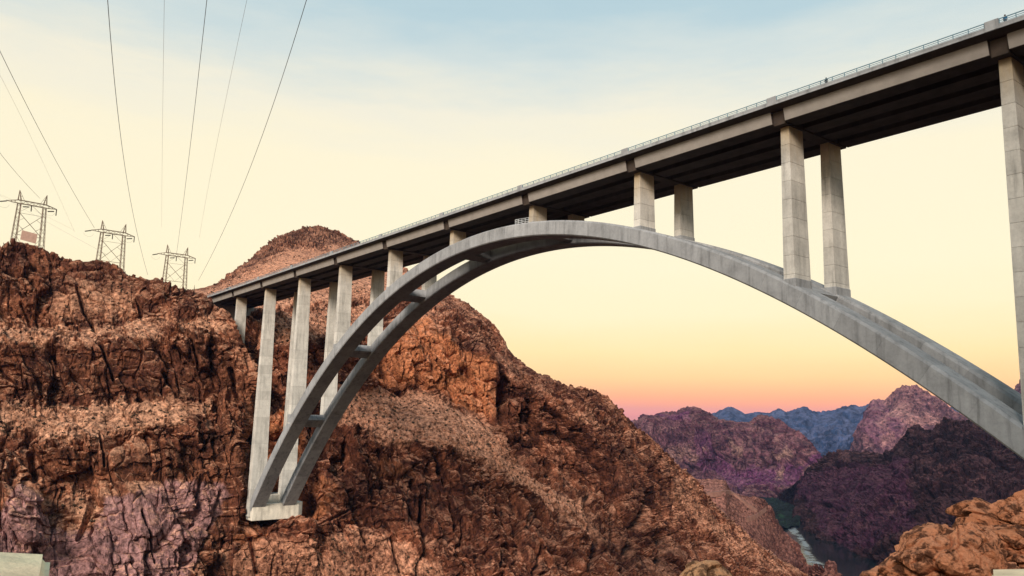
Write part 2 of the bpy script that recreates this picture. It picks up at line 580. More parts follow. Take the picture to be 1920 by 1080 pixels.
# ------------------------------------------------------------------ terrain
def rocky(base, px, py, unit, scree, grooves=(), seed=1, amp=1.0, hdir=None, block=1.0, lump=0.3, big=1.0, calm=None):
    """displace a lofted cliff: buttresses, angular joint blocks, cracks; lumps only on the scree"""
    nu, nv = px.shape
    Nn = surf_normals(base)
    tocam = CAM - base
    sgn = np.sign((Nn * tocam).sum(-1).mean())
    Nn = Nn * sgn
    for ax in (0, 1):                      # smooth the normals so ledges do not tear
        for _ in range(6):
            Nn = (Nn + np.roll(Nn, 1, ax) + np.roll(Nn, -1, ax)) / 3 if False else Nn
    k = 9
    for ax in (0, 1):
        pad = [(k, k) if a == ax else (0, 0) for a in range(3)]
        cs = np.cumsum(np.pad(Nn, pad, mode='edge'), axis=ax)
        n_ = Nn.shape[ax]
        hi = np.take(cs, np.arange(n_) + 2 * k, axis=ax); lo = np.take(cs, np.arange(n_), axis=ax)
        Nn = (hi - lo) / (2 * k)
    Nn /= np.linalg.norm(Nn, axis=-1, keepdims=True) + 1e-9
    P = base.reshape(-1, 3) / unit
    warp = np.stack([fbm(P / 14, 3, seed=seed), fbm(P / 14, 3, seed=seed + 5), fbm(P / 14, 3, seed=seed + 9)], 1)
    Q = P + warp * 2.4
    tilt = np.array([[1, 0, 0.28], [0, 1, 0.18], [0, 0, 1]])
    Qt = Q @ tilt.T
    butt = 0.25 - 1.25 * np.clip(ridged(Qt * [1 / 52, 1 / 52, 1 / 170], 3, 0.55, seed=seed + 20), -0.6, 1)
    f1v, f1e = facets(Qt * [1 / 15, 1 / 15, 1 / 36], seed + 30, 1.7)
    f2v, f2e = facets((Qt + warp * 0.8) * [1 / 6.5, 1 / 6.5, 1 / 13], seed + 40, 1.8)
    f3v, f3e = facets((Qt + warp * 0.8) * [1 / 2.7, 1 / 2.7, 1 / 4.4], seed + 50, 1.8)
    f4v, f4e = facets((Q + 3.3) * [1 / 1.15, 1 / 1.15, 1 / 1.4], seed + 55)
    f5v, f5e = facets((Qt + warp * 1.5) * [1 / 17, 1 / 17, 1 / 4.2], seed + 58)
    rough_ = fbm(P / 3.2, 4, 0.6, seed=seed + 60)
    crack = -1.1 * np.clip(1 - f1e / 0.08, 0, 1) - 0.45 * np.clip(1 - f2e / 0.12, 0, 1)
    k1 = 1.0 if calm is None else 1 - calm.reshape(-1)
    slab = np.clip(0.75 + 1.9 * fbm(P / 24, 3, 0.5, seed=seed + 77), 0.15, 1.5)
    f3v, f4v, rough_ = f3v * slab, f4v * slab, rough_ * (0.4 + 0.6 * slab)
    f2v = f2v * (0.55 + 0.45 * slab)
    cliff = k1 * (big * 5.0 * butt + block * 2.6 * f1v) + (0.35 + 0.65 * k1) * block * (1.6 * f2v + 0.9 * f5v + crack * 1.5) + block * (0.7 * f3v + 0.12 * f4v) + 0.25 * rough_
    soft = lump * (1.8 * fbm(P / 11, 3, seed=seed + 70) + 1.1 * f3v + 0.7 * f4v * (0.5 + rough_) + 1.2 * rough_) + 1.2 * butt * k1
    s = scree.reshape(-1)
    d = cliff * (1 - s) + soft * s
    d = d * amp * unit
    for pts, w, depth in grooves:
        d = d - depth * line_mask((px + 3 * warp[:, 0].reshape(px.shape) * 2).reshape(-1), (py + 3 * warp[:, 1].reshape(px.shape) * 3).reshape(-1), pts, w)
    return base + Nn * d.reshape(nu, nv)[..., None]


def calm_mask(py, reach, strength=0.85):
    ridge = py.min(axis=1, keepdims=True)
    return np.clip(1 - (py - ridge) / reach, 0, 1) ** 1.0 * strength


def region(px, py, polys, soft, seed, jit=16):
    P = np.stack([px.reshape(-1) / 26, py.reshape(-1) / 26, np.full(px.size, seed * 3.1)], 1)
    jx = fbm(P, 4, 0.6, seed=seed) * jit; jy = fbm(P + 50, 4, 0.6, seed=seed + 3) * jit
    m = np.zeros(px.size, np.float32)
    for poly, val in polys:
        m = np.maximum(m, val * poly_mask(px.reshape(-1) + jx, py.reshape(-1) + jy, poly, soft))
    return m.reshape(px.shape)


# left cliff: a spur of the far canyon wall in front of the arch foot
LC = []
rows_y = None
for c in [
    (-190, [1190, 1010, 935, 900, 840, 765, 650, 612, 560, 470], [318, 326, 332, 338, 346, 362, 372, 384, 391, 400]),
    (-60, [1190, 1010, 935, 900, 835, 765, 650, 608, 560, 466], [318, 326, 332, 340, 348, 364, 372, 386, 391, 400]),
    (45, [1190, 1000, 925, 905, 830, 760, 645, 606, 555, 449], [320, 328, 333, 340, 348, 364, 372, 387, 392, 402]),
    (110, [1190, 1010, 970, 930, 825, 755, 642, 606, 555, 474], [324, 333, 336, 341, 347, 364, 372, 387, 392, 403]),
    (150, [1190, 1020, 985, 930, 820, 752, 640, 606, 550, 488], [328, 336, 339, 343, 347, 364, 372, 387, 391, 402]),
    (200, [1190, 1000, 930, 905, 815, 750, 636, 602, 550, 487], [326, 333, 338, 344, 349, 363, 371, 386, 391, 402]),
    (250, [1190, 1000, 930, 900, 800, 750, 634, 600, 560, 517], [328, 335, 340, 346, 352, 363, 371, 385, 390, 399]),
    (300, [1190, 1000, 920, 895, 795, 750, 632, 604, 570, 529], [330, 337, 342, 347, 353, 363, 371, 383, 388, 397]),
    (350, [1190, 1010, 915, 890, 795, 755, 632, 608, 580, 541], [333, 341, 346, 350, 355, 363, 371, 381, 386, 394]),
    (398, [1190, 1030, 930, 890, 800, 760, 640, 620, 600, 570], [340, 346, 350, 353, 358, 364, 370, 377, 381, 387]),
    (432, [1190, 1060, 950, 890, 810, 765, 665, 640, 620, 592], [348, 350, 353, 356, 361, 365, 369, 373, 377, 382]),
]:
    LC.append([(c[0], y, t) for y, t in zip(c[1], c[2])])
LC.append([(415, 1190, 355), (432, 1080, 356), (468, 960, 356), (452, 890, 360), (450, 830, 364), (474, 775, 366), (482, 715, 369), (470, 685, 373), (458, 664, 377), (448, 630, 381)])
LC.append([(425, 1190, 380), (440, 1080, 385), (470, 955, 390), (456, 890, 402), (455, 830, 404), (478, 775, 406), (486, 715, 406), (474, 690, 406), (462, 672, 408), (452, 645, 410)])
base, bx, by = loft(LC, 620, 540, back=((110, -6), (330, -45)))
scr = region(bx, by, [
    ([(-200, 612), (0, 606), (150, 607), (260, 596), (340, 603), (420, 600), (440, 628), (330, 628), (210, 632), (100, 645), (-200, 655)], 0.62),
    ([(60, 752), (180, 750), (330, 747), (400, 757), (390, 788), (300, 800), (215, 812), (120, 832), (40, 806), (-200, 800), (-200, 770)], 0.7),
    ([(95, 545), (160, 520), (250, 520), (262, 580), (200, 605), (95, 600)], 0.5),
    ([(130, 940), (160, 925), (180, 940), (165, 985), (140, 985)], 0.7),
], 9, 3, 34)
alt = region(bx, by, [
    ([(-200, 930), (0, 960), (38, 912), (75, 945), (120, 985), (160, 990), (200, 925), (250, 935), (290, 903), (350, 893), (420, 905), (432, 930), (350, 1090), (360, 1200), (-200, 1200)], 0.9),
], 8, 5, 12)
GL = [([(143, 538), (155, 585), (179, 611)], 5, 4), ([(254, 559), (266, 592)], 5, 4), ([(187, 637), (213, 712)], 5, 5), ([(296, 658), (313, 690)], 5, 4),
      ([(190, 813), (198, 880)], 4, 4), ([(60, 850), (72, 890)], 12, 5), ([(25, 880), (20, 905)], 14, 4), ([(305, 700), (330, 745)], 6, 4),
      ([(266, 960), (285, 1020), (295, 1060)], 4, 3.5), ([(172, 930), (150, 1010)], 6, 4), ([(420, 920), (400, 990), (365, 1070)], 5, 3),
      ([(38, 570), (55, 600)], 6, 3), ([(355, 640), (372, 690)], 5, 4), ([(430, 690), (440, 760)], 6, 5)]
varn_shade = region(bx, by, [([(-200, 440), (60, 440), (130, 480), (260, 510), (365, 540), (400, 570), (440, 600), (420, 600), (330, 590), (260, 560), (240, 525), (150, 515), (90, 545), (-200, 560)], 0.45),
    ([(-200, 655), (100, 650), (320, 640), (420, 640), (480, 700), (474, 780), (420, 750), (300, 740), (150, 745), (-200, 760)], 0.4), ([(400, 820), (450, 820), (465, 900), (400, 880)], 0.4)], 14, 8, 26)
P = rocky(base, bx, by, 1.0, scr, GL, seed=11, amp=0.9, calm=calm_mask(by, 90))
LEFT = grid_mesh('left_cliff', P, M_CLIFF, attrs={'scree': scr, 'alt': alt, 'varnish_shade': varn_shade})
tag(LEFT, kind='structure')
LEFT_P, LEFT_S = P, scr

# the mountain behind the bridge and the canyon wall running away to the right
MC = []
for c in [
    (340, [1190, 1000, 930, 780, 680, 640, 600, 545], [382, 386, 400, 445, 455, 470, 500, 545]),
    (400, [1190, 1000, 930, 780, 660, 620, 565, 532], [352, 354, 374, 420, 425, 440, 490, 565]),
    (470, [1190, 1000, 930, 780, 655, 620, 552, 484], [351, 353, 368, 384, 394, 402, 470, 610]),
    (515, [1190, 985, 935, 780, 650, 605, 535, 448], [350, 353, 370, 382, 396, 410, 480, 640]),
    (560, [1190, 985, 930, 775, 650, 600, 530, 429], [350, 355, 372, 384, 400, 418, 490, 665]),
    (605, [1190, 985, 890, 765, 655, 600, 525, 423], [352, 360, 374, 390, 408, 426, 500, 690]),
    (680, [1190, 1000, 835, 745, 640, 585, 520, 457], [352, 366, 388, 412, 424, 450, 520, 690]),
    (750, [1190, 1000, 825, 735, 625, 585, 535, 496], [352, 372, 395, 428, 438, 465, 530, 650]),
    (820, [1190, 1000, 825, 735, 622, 600, 565, 541], [352, 378, 402, 438, 448, 475, 530, 600]),
    (880, [1190, 1000, 840, 760, 645, 622, 590, 571], [355, 384, 408, 444, 455, 480, 520, 565]),
    (935, [1190, 1010, 870, 800, 685, 665, 640, 620], [360, 392, 418, 450, 462, 485, 515, 545]),
    (965, [1190, 1020, 885, 840, 715, 695, 680, 664], [364, 396, 428, 455, 455, 480, 510, 535]),
    (1040, [1190, 1040, 925, 880, 760, 740, 726, 712], [374, 408, 440, 466, 470, 490, 512, 530]),
    (1100, [1190, 1060, 960, 905, 795, 768, 748, 728], [384, 418, 450, 475, 484, 502, 518, 534]),
    (1155, [1190, 1080, 1000, 935, 840, 805, 780, 754], [396, 426, 458, 482, 496, 512, 526, 540]),
    (1185, [1190, 1090, 1020, 955, 870, 840, 815, 790], [402, 434, 464, 490, 506, 520, 532, 545]),
    (1240, [1195, 1120, 1060, 1000, 930, 895, 865, 836], [420, 448, 480, 508, 528, 542, 556, 570]),
    (1300, [1200, 1150, 1100, 1050, 990, 955, 926, 897], [440, 466, 496, 524, 550, 568, 584, 600]),
    (1362, [1215, 1180, 1140, 1100, 1050, 1020, 995, 966], [462, 486, 514, 542, 570, 590, 608, 626]),
    (1421, [1230, 1205, 1175, 1145, 1100, 1070, 1045, 1018], [486, 508, 534, 560, 590, 610, 630, 650]),
    (1500, [1260, 1240, 1215, 1190, 1150, 1125, 1100, 1074], [515, 535, 560, 585, 612, 632, 650, 672]),
    (1600, [1300, 1285, 1265, 1245, 1215, 1190, 1170, 1148], [550, 570, 592, 615, 640, 660, 680, 700]),
]:
    MC.append([(c[0], y, t) for y, t in zip(c[1], c[2])])
base, bx, by = loft(MC, 1150, 620, back=((160, -30), (700, -200)))
scr = region(bx, by, [
    ([(640, 735), (720, 728), (800, 742), (870, 768), (925, 800), (955, 860), (1010, 905), (1080, 930), (1110, 965), (1030, 950), (950, 905), (900, 862), (850, 840), (780, 832), (700, 822), (630, 800)], 0.82),
    ([(330, 560), (400, 540), (450, 515), (520, 480), (600, 470), (660, 462), (720, 490), (760, 530), (700, 560), (560, 575), (400, 600)], 0.95),
    ([(480, 600), (560, 585), (640, 580), (720, 560), (720, 610), (640, 640), (560, 650), (480, 650)], 0.8),
    ([(560, 423), (640, 428), (760, 500), (860, 565), (940, 622), (965, 664), (1040, 712), (1150, 756), (1140, 775), (1040, 745), (960, 720), (900, 640), (820, 600), (700, 520), (600, 470), (540, 455)], 0.3),
    ([(600, 1010), (680, 985), (760, 1010), (830, 1060), (850, 1100), (560, 1100), (360, 1100), (370, 1060), (470, 1010)], 0.55),
    ([(1000, 905), (1060, 925), (1130, 985), (1160, 1040), (1090, 1000), (1020, 950)], 0.7),
    ([(1250, 860), (1340, 950), (1430, 1030), (1500, 1075), (1440, 1075), (1340, 1010), (1260, 940)], 0.5),
    ([(1060, 770), (1110, 782), (1150, 796), (1140, 806), (1090, 792)], 0.7),
], 8, 23)
alt = region(bx, by, [
    ([(690, 640), (790, 612), (900, 660), (930, 690), (935, 780), (870, 765), (790, 735), (700, 720)], 0.75),
    ([(440, 840), (480, 780), (560, 760), (570, 900), (560, 935), (450, 930)], 0.9),
    ([(690, 840), (760, 850), (790, 900), (720, 900)], 0.6),
    ([(575, 900), (610, 880), (640, 930), (600, 980)], 0.6),
    ([(430, 975), (500, 975), (500, 1060), (440, 1060)], 0.5),
], 10, 29)
GM = [([(945, 705), (942, 760), (950, 820), (980, 868)], 9, 13), ([(647, 831), (658, 868)], 7, 7), ([(824, 852), (842, 904)], 9, 9), ([(774, 904), (780, 926)], 7, 6),
      ([(797, 935), (801, 992)], 9, 9), ([(878, 965), (881, 1013)], 6, 6), ([(590, 984), (632, 966), (679, 941), (707, 945)], 4, 4), ([(675, 960), (690, 1010)], 7, 5),
      ([(1040, 770), (1095, 830), (1135, 880), (1153, 967), (1185, 1060)], 10, 13), ([(1000, 780), (1030, 870), (1045, 910)], 8, 9), ([(1225, 880), (1290, 965), (1345, 1025)], 8, 8), ([(1100, 900), (1110, 990), (1140, 1060)], 7, 8), ([(1213, 925), (1195, 985), (1190, 1030)], 12, 9), ([(1250, 1000), (1240, 1060)], 14, 9),
      ([(985, 770), (975, 830)], 6, 7), ([(1000, 780), (1010, 840)], 7, 7), ([(860, 650), (870, 700)], 5, 4), ([(800, 640), (806, 720)], 4, 4), ([(752, 660), (757, 735)], 4, 4),
      ([(905, 680), (910, 760)], 4, 3), ([(720, 660), (735, 720)], 5, 4), ([(1040, 950), (1060, 1010)], 6, 5), ([(960, 930), (990, 1000), (1030, 1060)], 5, 5), ([(1060, 900), (1090, 960)], 6, 5),
      ([(1170, 860), (1180, 900)], 6, 5), ([(1290, 980), (1310, 1030)], 8, 6), ([(1350, 1000), (1380, 1040)], 7, 6), ([(470, 1010), (480, 1075)], 6, 4), ([(1120, 1010), (1110, 1070)], 9, 7),
      ([(740, 1000), (750, 1070)], 6, 5), ([(930, 1010), (945, 1080)], 7, 6), ([(1010, 1030), (1000, 1080)], 7, 6), ([(690, 870), (695, 930)], 3, 3), ([(850, 930), (862, 985)], 6, 6)]
cal = np.maximum(calm_mask(by, 50, 0.75), poly_mask(bx.reshape(-1), by.reshape(-1), [(300, 380), (700, 380), (780, 520), (700, 560), (300, 600)], 30).reshape(bx.shape) * 0.9)
GM += [([(500, 945), (570, 945)], 30, 7), ([(555, 935), (592, 960)], 30, 8)]
varn_shade = region(bx, by, [([(380, 545), (450, 500), (520, 440), (600, 415), (690, 450), (720, 480), (660, 462), (600, 468), (530, 475), (450, 515)], 0.6), ([(830, 545), (960, 660), (1100, 725), (1190, 780), (1190, 830), (1100, 770), (1000, 720), (930, 690), (870, 620)], 0.62),
    ([(938, 705), (1010, 715), (1020, 800), (1000, 880), (960, 860), (940, 790)], 0.65), ([(1060, 800), (1200, 820), (1290, 920), (1230, 960), (1140, 920), (1090, 880)], 0.72), ([(600, 850), (800, 860), (900, 930), (950, 1060), (800, 1000), (640, 960)], 0.55), ([(1100, 960), (1260, 980), (1300, 1080), (1150, 1080)], 0.7)], 16, 37, 30)  # first patch on this line paints a shadow mass into the rock colour
P = rocky(base, bx, by, 1.0, scr, GM, seed=41, amp=0.95, calm=cal, big=1.35)
MOUNT = grid_mesh('mountain', P, M_MOUNT, attrs={'scree': scr, 'alt': alt, 'varnish_shade': varn_shade})
tag(MOUNT, kind='structure')
MOUNT_P, MOUNT_S = P, scr

# spur with the road cut, farther down the canyon
SC_ = []
for c in [
    (1180, [1250, 1130, 1010, 950, 905, 880], [760, 800, 850, 890, 930, 960]),
    (1250, [1250, 1130, 1010, 950, 905, 884], [740, 790, 840, 890, 930, 960]),
    (1300, [1250, 1130, 1010, 945, 925, 896], [740, 790, 850, 890, 900, 930]),
    (1359, [1250, 1130, 1010, 945, 924, 899], [740, 790, 850, 890, 900, 930]),
    (1372, [1250, 1130, 1020, 955, 935, 920], [750, 800, 860, 900, 920, 940]),
    (1421, [1250, 1140, 1050, 985, 955, 934], [760, 820, 880, 930, 950, 970]),
    (1442, [1250, 1160, 1080, 1010, 980, 951], [770, 830, 890, 940, 960, 985]),
    (1466, [1250, 1170, 1100, 1040, 1015, 988], [780, 840, 900, 950, 970, 995]),
    (1500, [1250, 1190, 1130, 1080, 1055, 1025], [800, 860, 910, 960, 980, 1000]),
    (1516, [1250, 1200, 1150, 1105, 1085, 1058], [810, 870, 915, 960, 980, 1000]),
    (1540, [1250, 1200, 1150, 1100, 1080, 1058], [810, 860, 900, 930, 945, 960]),
    (1558, [1250, 1200, 1150, 1100, 1080, 1056], [810, 860, 900, 930, 945, 955]),
    (1572, [1250, 1210, 1170, 1130, 1105, 1080], [810, 860, 900, 930, 945, 955]),
    (1610, [1280, 1250, 1220, 1190, 1170, 1150], [820, 860, 890, 920, 930, 945]),
]:
    SC_.append([(c[0], y, t) for y, t in zip(c[1], c[2])])
base, bx, by = loft(SC_, 340, 260, back=((120, -60), (330, -190)))
scr = region(bx, by, [([(1296, 893), (1362, 896), (1366, 925), (1320, 926)], 1.0), ([(1318, 920), (1372, 918), (1430, 945), (1445, 975), (1480, 1020), (1440, 1010), (1380, 985), (1340, 950)], 0.55)], 4, 61, 5)
alt = region(bx, by, [([(1363, 950), (1405, 955), (1415, 972), (1385, 985), (1365, 972)], 1.0)], 4, 63, 4)
sm = np.maximum(scr, region(bx, by, [([(1290, 890), (1372, 890), (1470, 985), (1515, 1060), (1440, 1060), (1330, 960)], 0.9)], 10, 65, 8))
P = rocky(base, bx, by, 1.3, sm, (), seed=71, amp=0.7, lump=0.3)
SPUR = tag(grid_mesh('road_spur', P, M_SPUR, attrs={'scree': scr, 'alt': alt}), kind='structure')
SPUR_B, SPUR_X, SPUR_Y = P, bx, by

# river, far ground
RZ = -270.0


def rows_to_mass(name, cols, nu, nv, mat, unit, seed, amp, screes=(), alts=(), back=((300, -150), (900, -500)), big=1.0, soft=10, jit=16, grooves=(), block=0.6, calm=30):
    b_, x_, y_ = loft(cols, nu, nv, back=back)
    s_ = region(x_, y_, screes, soft, seed + 1, jit) if screes else np.zeros(x_.shape, np.float32)
    a_ = region(x_, y_, alts, soft, seed + 2, jit) if alts else np.zeros(x_.shape, np.float32)
    P_ = rocky(b_, x_, y_, unit, s_ * 0.6, grooves, seed=seed, amp=amp, big=big, block=block, calm=calm_mask(y_, calm, 0.7))
    return tag(grid_mesh(name, P_, mat, attrs={'scree': s_, 'alt': a_}), kind='structure')


def massif(rowsdef):
    return [[(px, y, t) for y, t in zip(ys, ts)] for px, ys, ts in rowsdef]


def toe(px, py):
    """row at the water line below (px,py)"""
    p = unproj_z(px, py, RZ - 6)
    return float(math.hypot(*(p - CAM)[:2]))


DW = []
for px, toe_y, ridge_y, rt, tx in [
    (1462, 945, 925, 2300, 1468), (1490, 955, 905, 2080, 1478), (1511, 975, 882, 2000, 1490), (1538, 990, 862, 1960, 1503), (1573, 1005, 844, 1930, 1520), (1623, 1022, 845, 1900, 1550),
    (1666, 1042, 842, 1850, 1585), (1693, 1056, 816, 1820, 1610), (1720, 1070, 796, 1800, 1640), (1740, 1080, 801, 1790, 1665), (1758, 1090, 793, 1780, 1690), (1804, 1110, 789, 1760, 1750),
    (1850, 1130, 800, 1740, 1820), (1920, 1160, 812, 1720, 1900), (2050, 1200, 800, 1700, 2050), (2250, 1240, 780, 1650, 2250)]:
    t0_ = toe(tx, toe_y)
    ys = []; col = []
    for k, (a_, e_) in enumerate([(0, 0), (0.22, 0.08), (0.45, 0.28), (0.6, 0.42), (0.78, 0.7), (0.92, 0.88), (1, 1)]):
        col.append((tx + (px - tx) * min(1, a_ * 1.25), toe_y + (ridge_y - toe_y) * a_, t0_ + (rt - t0_) * e_))
    DW.append(col)
rows_to_mass('canyon_wall', DW, 700, 420, M_DARK, 3.0, 91, 1.15,
             screes=[([(1590, 950), (1680, 930), (1760, 925), (1700, 960), (1640, 990), (1560, 990)], 0.35), ([(1573, 846), (1640, 846), (1650, 853), (1580, 856)], 0.7), ([(1740, 880), (1830, 890), (1900, 905), (1800, 905)], 0.4),
                     ([(1620, 900), (1660, 880), (1670, 900), (1630, 930)], 0.3)],
             alts=[([(1480, 890), (1700, 850), (1720, 1000), (1560, 1040)], 0.8)])

MH = []
for px, toe_y, ridge_y, rt, tx in [
    (1120, 905, 800, 3000, 1150), (1190, 912, 790, 3000, 1200), (1203, 915, 782, 2980, 1240), (1232, 918, 778, 2960, 1275), (1262, 922, 775, 2940, 1310), (1280, 924, 769, 2930, 1330), (1297, 926, 766, 2920, 1350), (1322, 929, 773, 2900, 1375),
    (1345, 932, 787, 2890, 1392), (1380, 934, 791, 2860, 1410), (1405, 936, 789, 2840, 1425), (1418, 937, 782, 2830, 1435), (1432, 938, 777, 2820, 1445), (1460, 938, 783, 2780, 1458), (1485, 937, 797, 2740, 1470),
    (1515, 934, 818, 2700, 1490), (1534, 930, 843, 2650, 1505), (1540, 926, 862, 2600, 1520), (1538, 922, 885, 2560, 1528)]:
    t0_ = toe(tx, toe_y)
    col = []
    for a_, e_ in [(0, 0), (0.15, 0.15), (0.34, 0.42), (0.58, 0.55), (0.76, 0.70), (0.88, 0.85), (1, 1)]:
        col.append((tx + (px - tx) * min(1, a_ * 1.3), toe_y + (ridge_y - toe_y) * a_, t0_ + (rt - t0_) * e_))
    MH.append(col)
rows_to_mass('canyon_hill', MH, 560, 320, M_MID, 4.5, 131, 1.1,
             screes=[([(1245, 842), (1290, 835), (1310, 855), (1270, 870), (1250, 862)], 0.6), ([(1445, 845), (1480, 838), (1490, 855), (1460, 862)], 0.9), ([(1450, 878), (1465, 876), (1468, 893), (1450, 894)], 1.0),
                     ([(1370, 826), (1392, 826), (1392, 845), (1372, 840)], 0.8), ([(1510, 880), (1530, 862), (1532, 872), (1515, 892)], 0.9), ([(1320, 830), (1330, 828), (1330, 848), (1318, 848)], 0.7),
                     ([(1390, 792), (1430, 795), (1500, 830), (1470, 825), (1420, 805)], 0.4), ([(1240, 795), (1280, 800), (1270, 812), (1235, 812)], 0.4)],
             alts=[([(1190, 780), (1300, 775), (1300, 870), (1380, 905), (1500, 910), (1545, 870), (1540, 840), (1500, 870), (1380, 870), (1320, 800)], 0.72)], soft=7, jit=14)


def simple_range(name, ridge, bottom, t_top, t_bot, nu, nv, mat, unit, seed, amp, screes=(), alts=(), soft=6, jit=8):
    cols = []
    for px, y in ridge:
        cols.append([(px, bottom, t_bot), (px, bottom + (y - bottom) * 0.3, t_bot + (t_top - t_bot) * 0.35), (px, bottom + (y - bottom) * 0.65, t_bot + (t_top - t_bot) * 0.62),
                     (px, bottom + (y - bottom) * 0.86, t_bot + (t_top - t_bot) * 0.84), (px, y, t_top)])
    return rows_to_mass(name, cols, nu, nv, mat, unit, seed, amp, screes, alts, back=((600, -250), (1500, -700)), soft=soft, jit=jit)


simple_range('far_peak', [(1560, 860), (1596, 838), (1612, 800), (1622, 772), (1630, 757), (1641, 747), (1658, 750), (1668, 741), (1680, 732), (1690, 724), (1699, 719), (1714, 722), (1735, 732), (1757, 744), (1787, 768), (1815, 775), (1850, 770), (1880, 748), (1900, 731), (1921, 713), (1960, 700), (2050, 690), (2200, 700)],
             925, 4300, 3300, 360, 200, M_FARPEAK, 6.0, 171, 1.0,
             screes=[([(1650, 770), (1700, 760), (1760, 775), (1780, 790), (1720, 800), (1680, 790)], 0.6), ([(1640, 800), (1670, 790), (1680, 820), (1650, 830)], 0.5)],
             alts=[([(1600, 800), (1640, 740), (1700, 790), (1660, 850)], 0.6)])
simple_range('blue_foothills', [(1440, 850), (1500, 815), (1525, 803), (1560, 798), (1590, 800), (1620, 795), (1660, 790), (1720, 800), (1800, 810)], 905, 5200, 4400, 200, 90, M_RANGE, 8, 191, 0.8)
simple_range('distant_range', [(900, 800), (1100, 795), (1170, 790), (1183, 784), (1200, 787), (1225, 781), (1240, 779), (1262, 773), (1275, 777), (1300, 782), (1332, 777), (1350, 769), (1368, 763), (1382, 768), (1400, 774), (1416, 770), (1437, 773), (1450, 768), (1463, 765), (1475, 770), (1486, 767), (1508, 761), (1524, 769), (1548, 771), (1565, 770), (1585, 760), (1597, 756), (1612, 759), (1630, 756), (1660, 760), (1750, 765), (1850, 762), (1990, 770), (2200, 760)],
             900, 8200, 6800, 420, 100, M_RANGE, 12, 211, 0.7)

# ground sheet to the horizon
me, n_, b_ = nodes_of('desert ground', 0.95)
gp = N(n_, 'ShaderNodeNewGeometry').outputs['Position']
n_.links.new(ramp(n_, noise(n_, gp, 0.004, 8, 0.65), [(0.3, (0.05, 0.032, 0.03)), (0.55, (0.09, 0.058, 0.05)), (0.75, (0.14, 0.09, 0.075))]), b_.inputs['Base Color'])
M_GROUND = me
gx = np.array([-16000, -12000, -6000, -3000, -1500, -800, -300, 300, 900, 2000, 5000, 12000, 16000.0])
GP = np.stack(np.meshgrid(gx, gx, indexing='ij'), -1)
GP = np.concatenate([GP, np.full(GP.shape[:2] + (1,), RZ - 14.0)], -1)
tag(grid_mesh('ground', GP, M_GROUND), kind='structure')

m, n, b = nodes_of('river water', 0.08)
b.inputs['Base Color'].default_value = (0.012, 0.022, 0.022, 1)
b.inputs['Specular IOR Level'].default_value = 0.2
gp = N(n, 'ShaderNodeNewGeometry').outputs['Position']
rw = noise(n, gp, 0.05, 5, 0.6)
bump(n, b, rw, 0.02, 1.0)
foam = ramp(n, noise(n, gp, 0.06, 6, 0.65, 1.0), [(0.42, g3(0)), (0.56, g3(1))])
fa = math_(n, 'MULTIPLY', attr(n, 'foam'), foam)
n.links.new(mix(n, fa, (0.006, 0.011, 0.012), (0.34, 0.38, 0.40)), b.inputs['Base Color'])
n.links.new(math_(n, 'MULTIPLY_ADD', fa, 0.8, 0.1), b.inputs['Roughness'])
M_WATER = m
mid = [(1615, 1110), (1560, 1068), (1532, 1042), (1512, 1018), (1498, 998), (1484, 980), (1472, 962), (1462, 950), (1450, 944), (1440, 940)]
cen = np.array([unproj_z(x, y, RZ) for x, y in mid])
cen = np.concatenate([[cen[0] + (cen[0] - cen[1]) * 3], cen, [cen[-1] + (cen[-1] - cen[-2]) * 3]])
ct = np.concatenate([[0], np.cumsum(np.linalg.norm(np.diff(cen, axis=0), axis=1))])
q = np.linspace(0, ct[-1], 160)
cl = interp_axis(cen, ct, q, True)
td = np.gradient(cl, axis=0); td /= np.linalg.norm(td, axis=1, keepdims=True)
nd = np.stack([-td[:, 1], td[:, 0], 0 * q], 1)
hw = 150.0
sv = np.linspace(-1, 1, 40)
RP = cl[:, None, :] + nd[:, None, :] * sv[None, :, None] * hw
pp = proj(RP.reshape(-1, 3))
foam_m = np.maximum(line_mask(pp[:, 0], pp[:, 1], [(1486, 992), (1500, 1008), (1513, 1030), (1522, 1062)], 6.5), 0.9 * line_mask(pp[:, 0], pp[:, 1], [(1522, 1052), (1540, 1062)], 8))
RIVER = tag(grid_mesh('river', RP, M_WATER, True, {'foam': foam_m}), kind='structure')

# dirt road benches on the spur
M_ROAD = plain('pale dirt road', (0.21, 0.105, 0.08), 0.95, 0, 0.3, 0.15)


def spur_point(px, py):
    d2 = (SPUR_X - px) ** 2 + (SPUR_Y - py) ** 2
    return SPUR_B[np.unravel_index(d2.argmin(), d2.shape)]


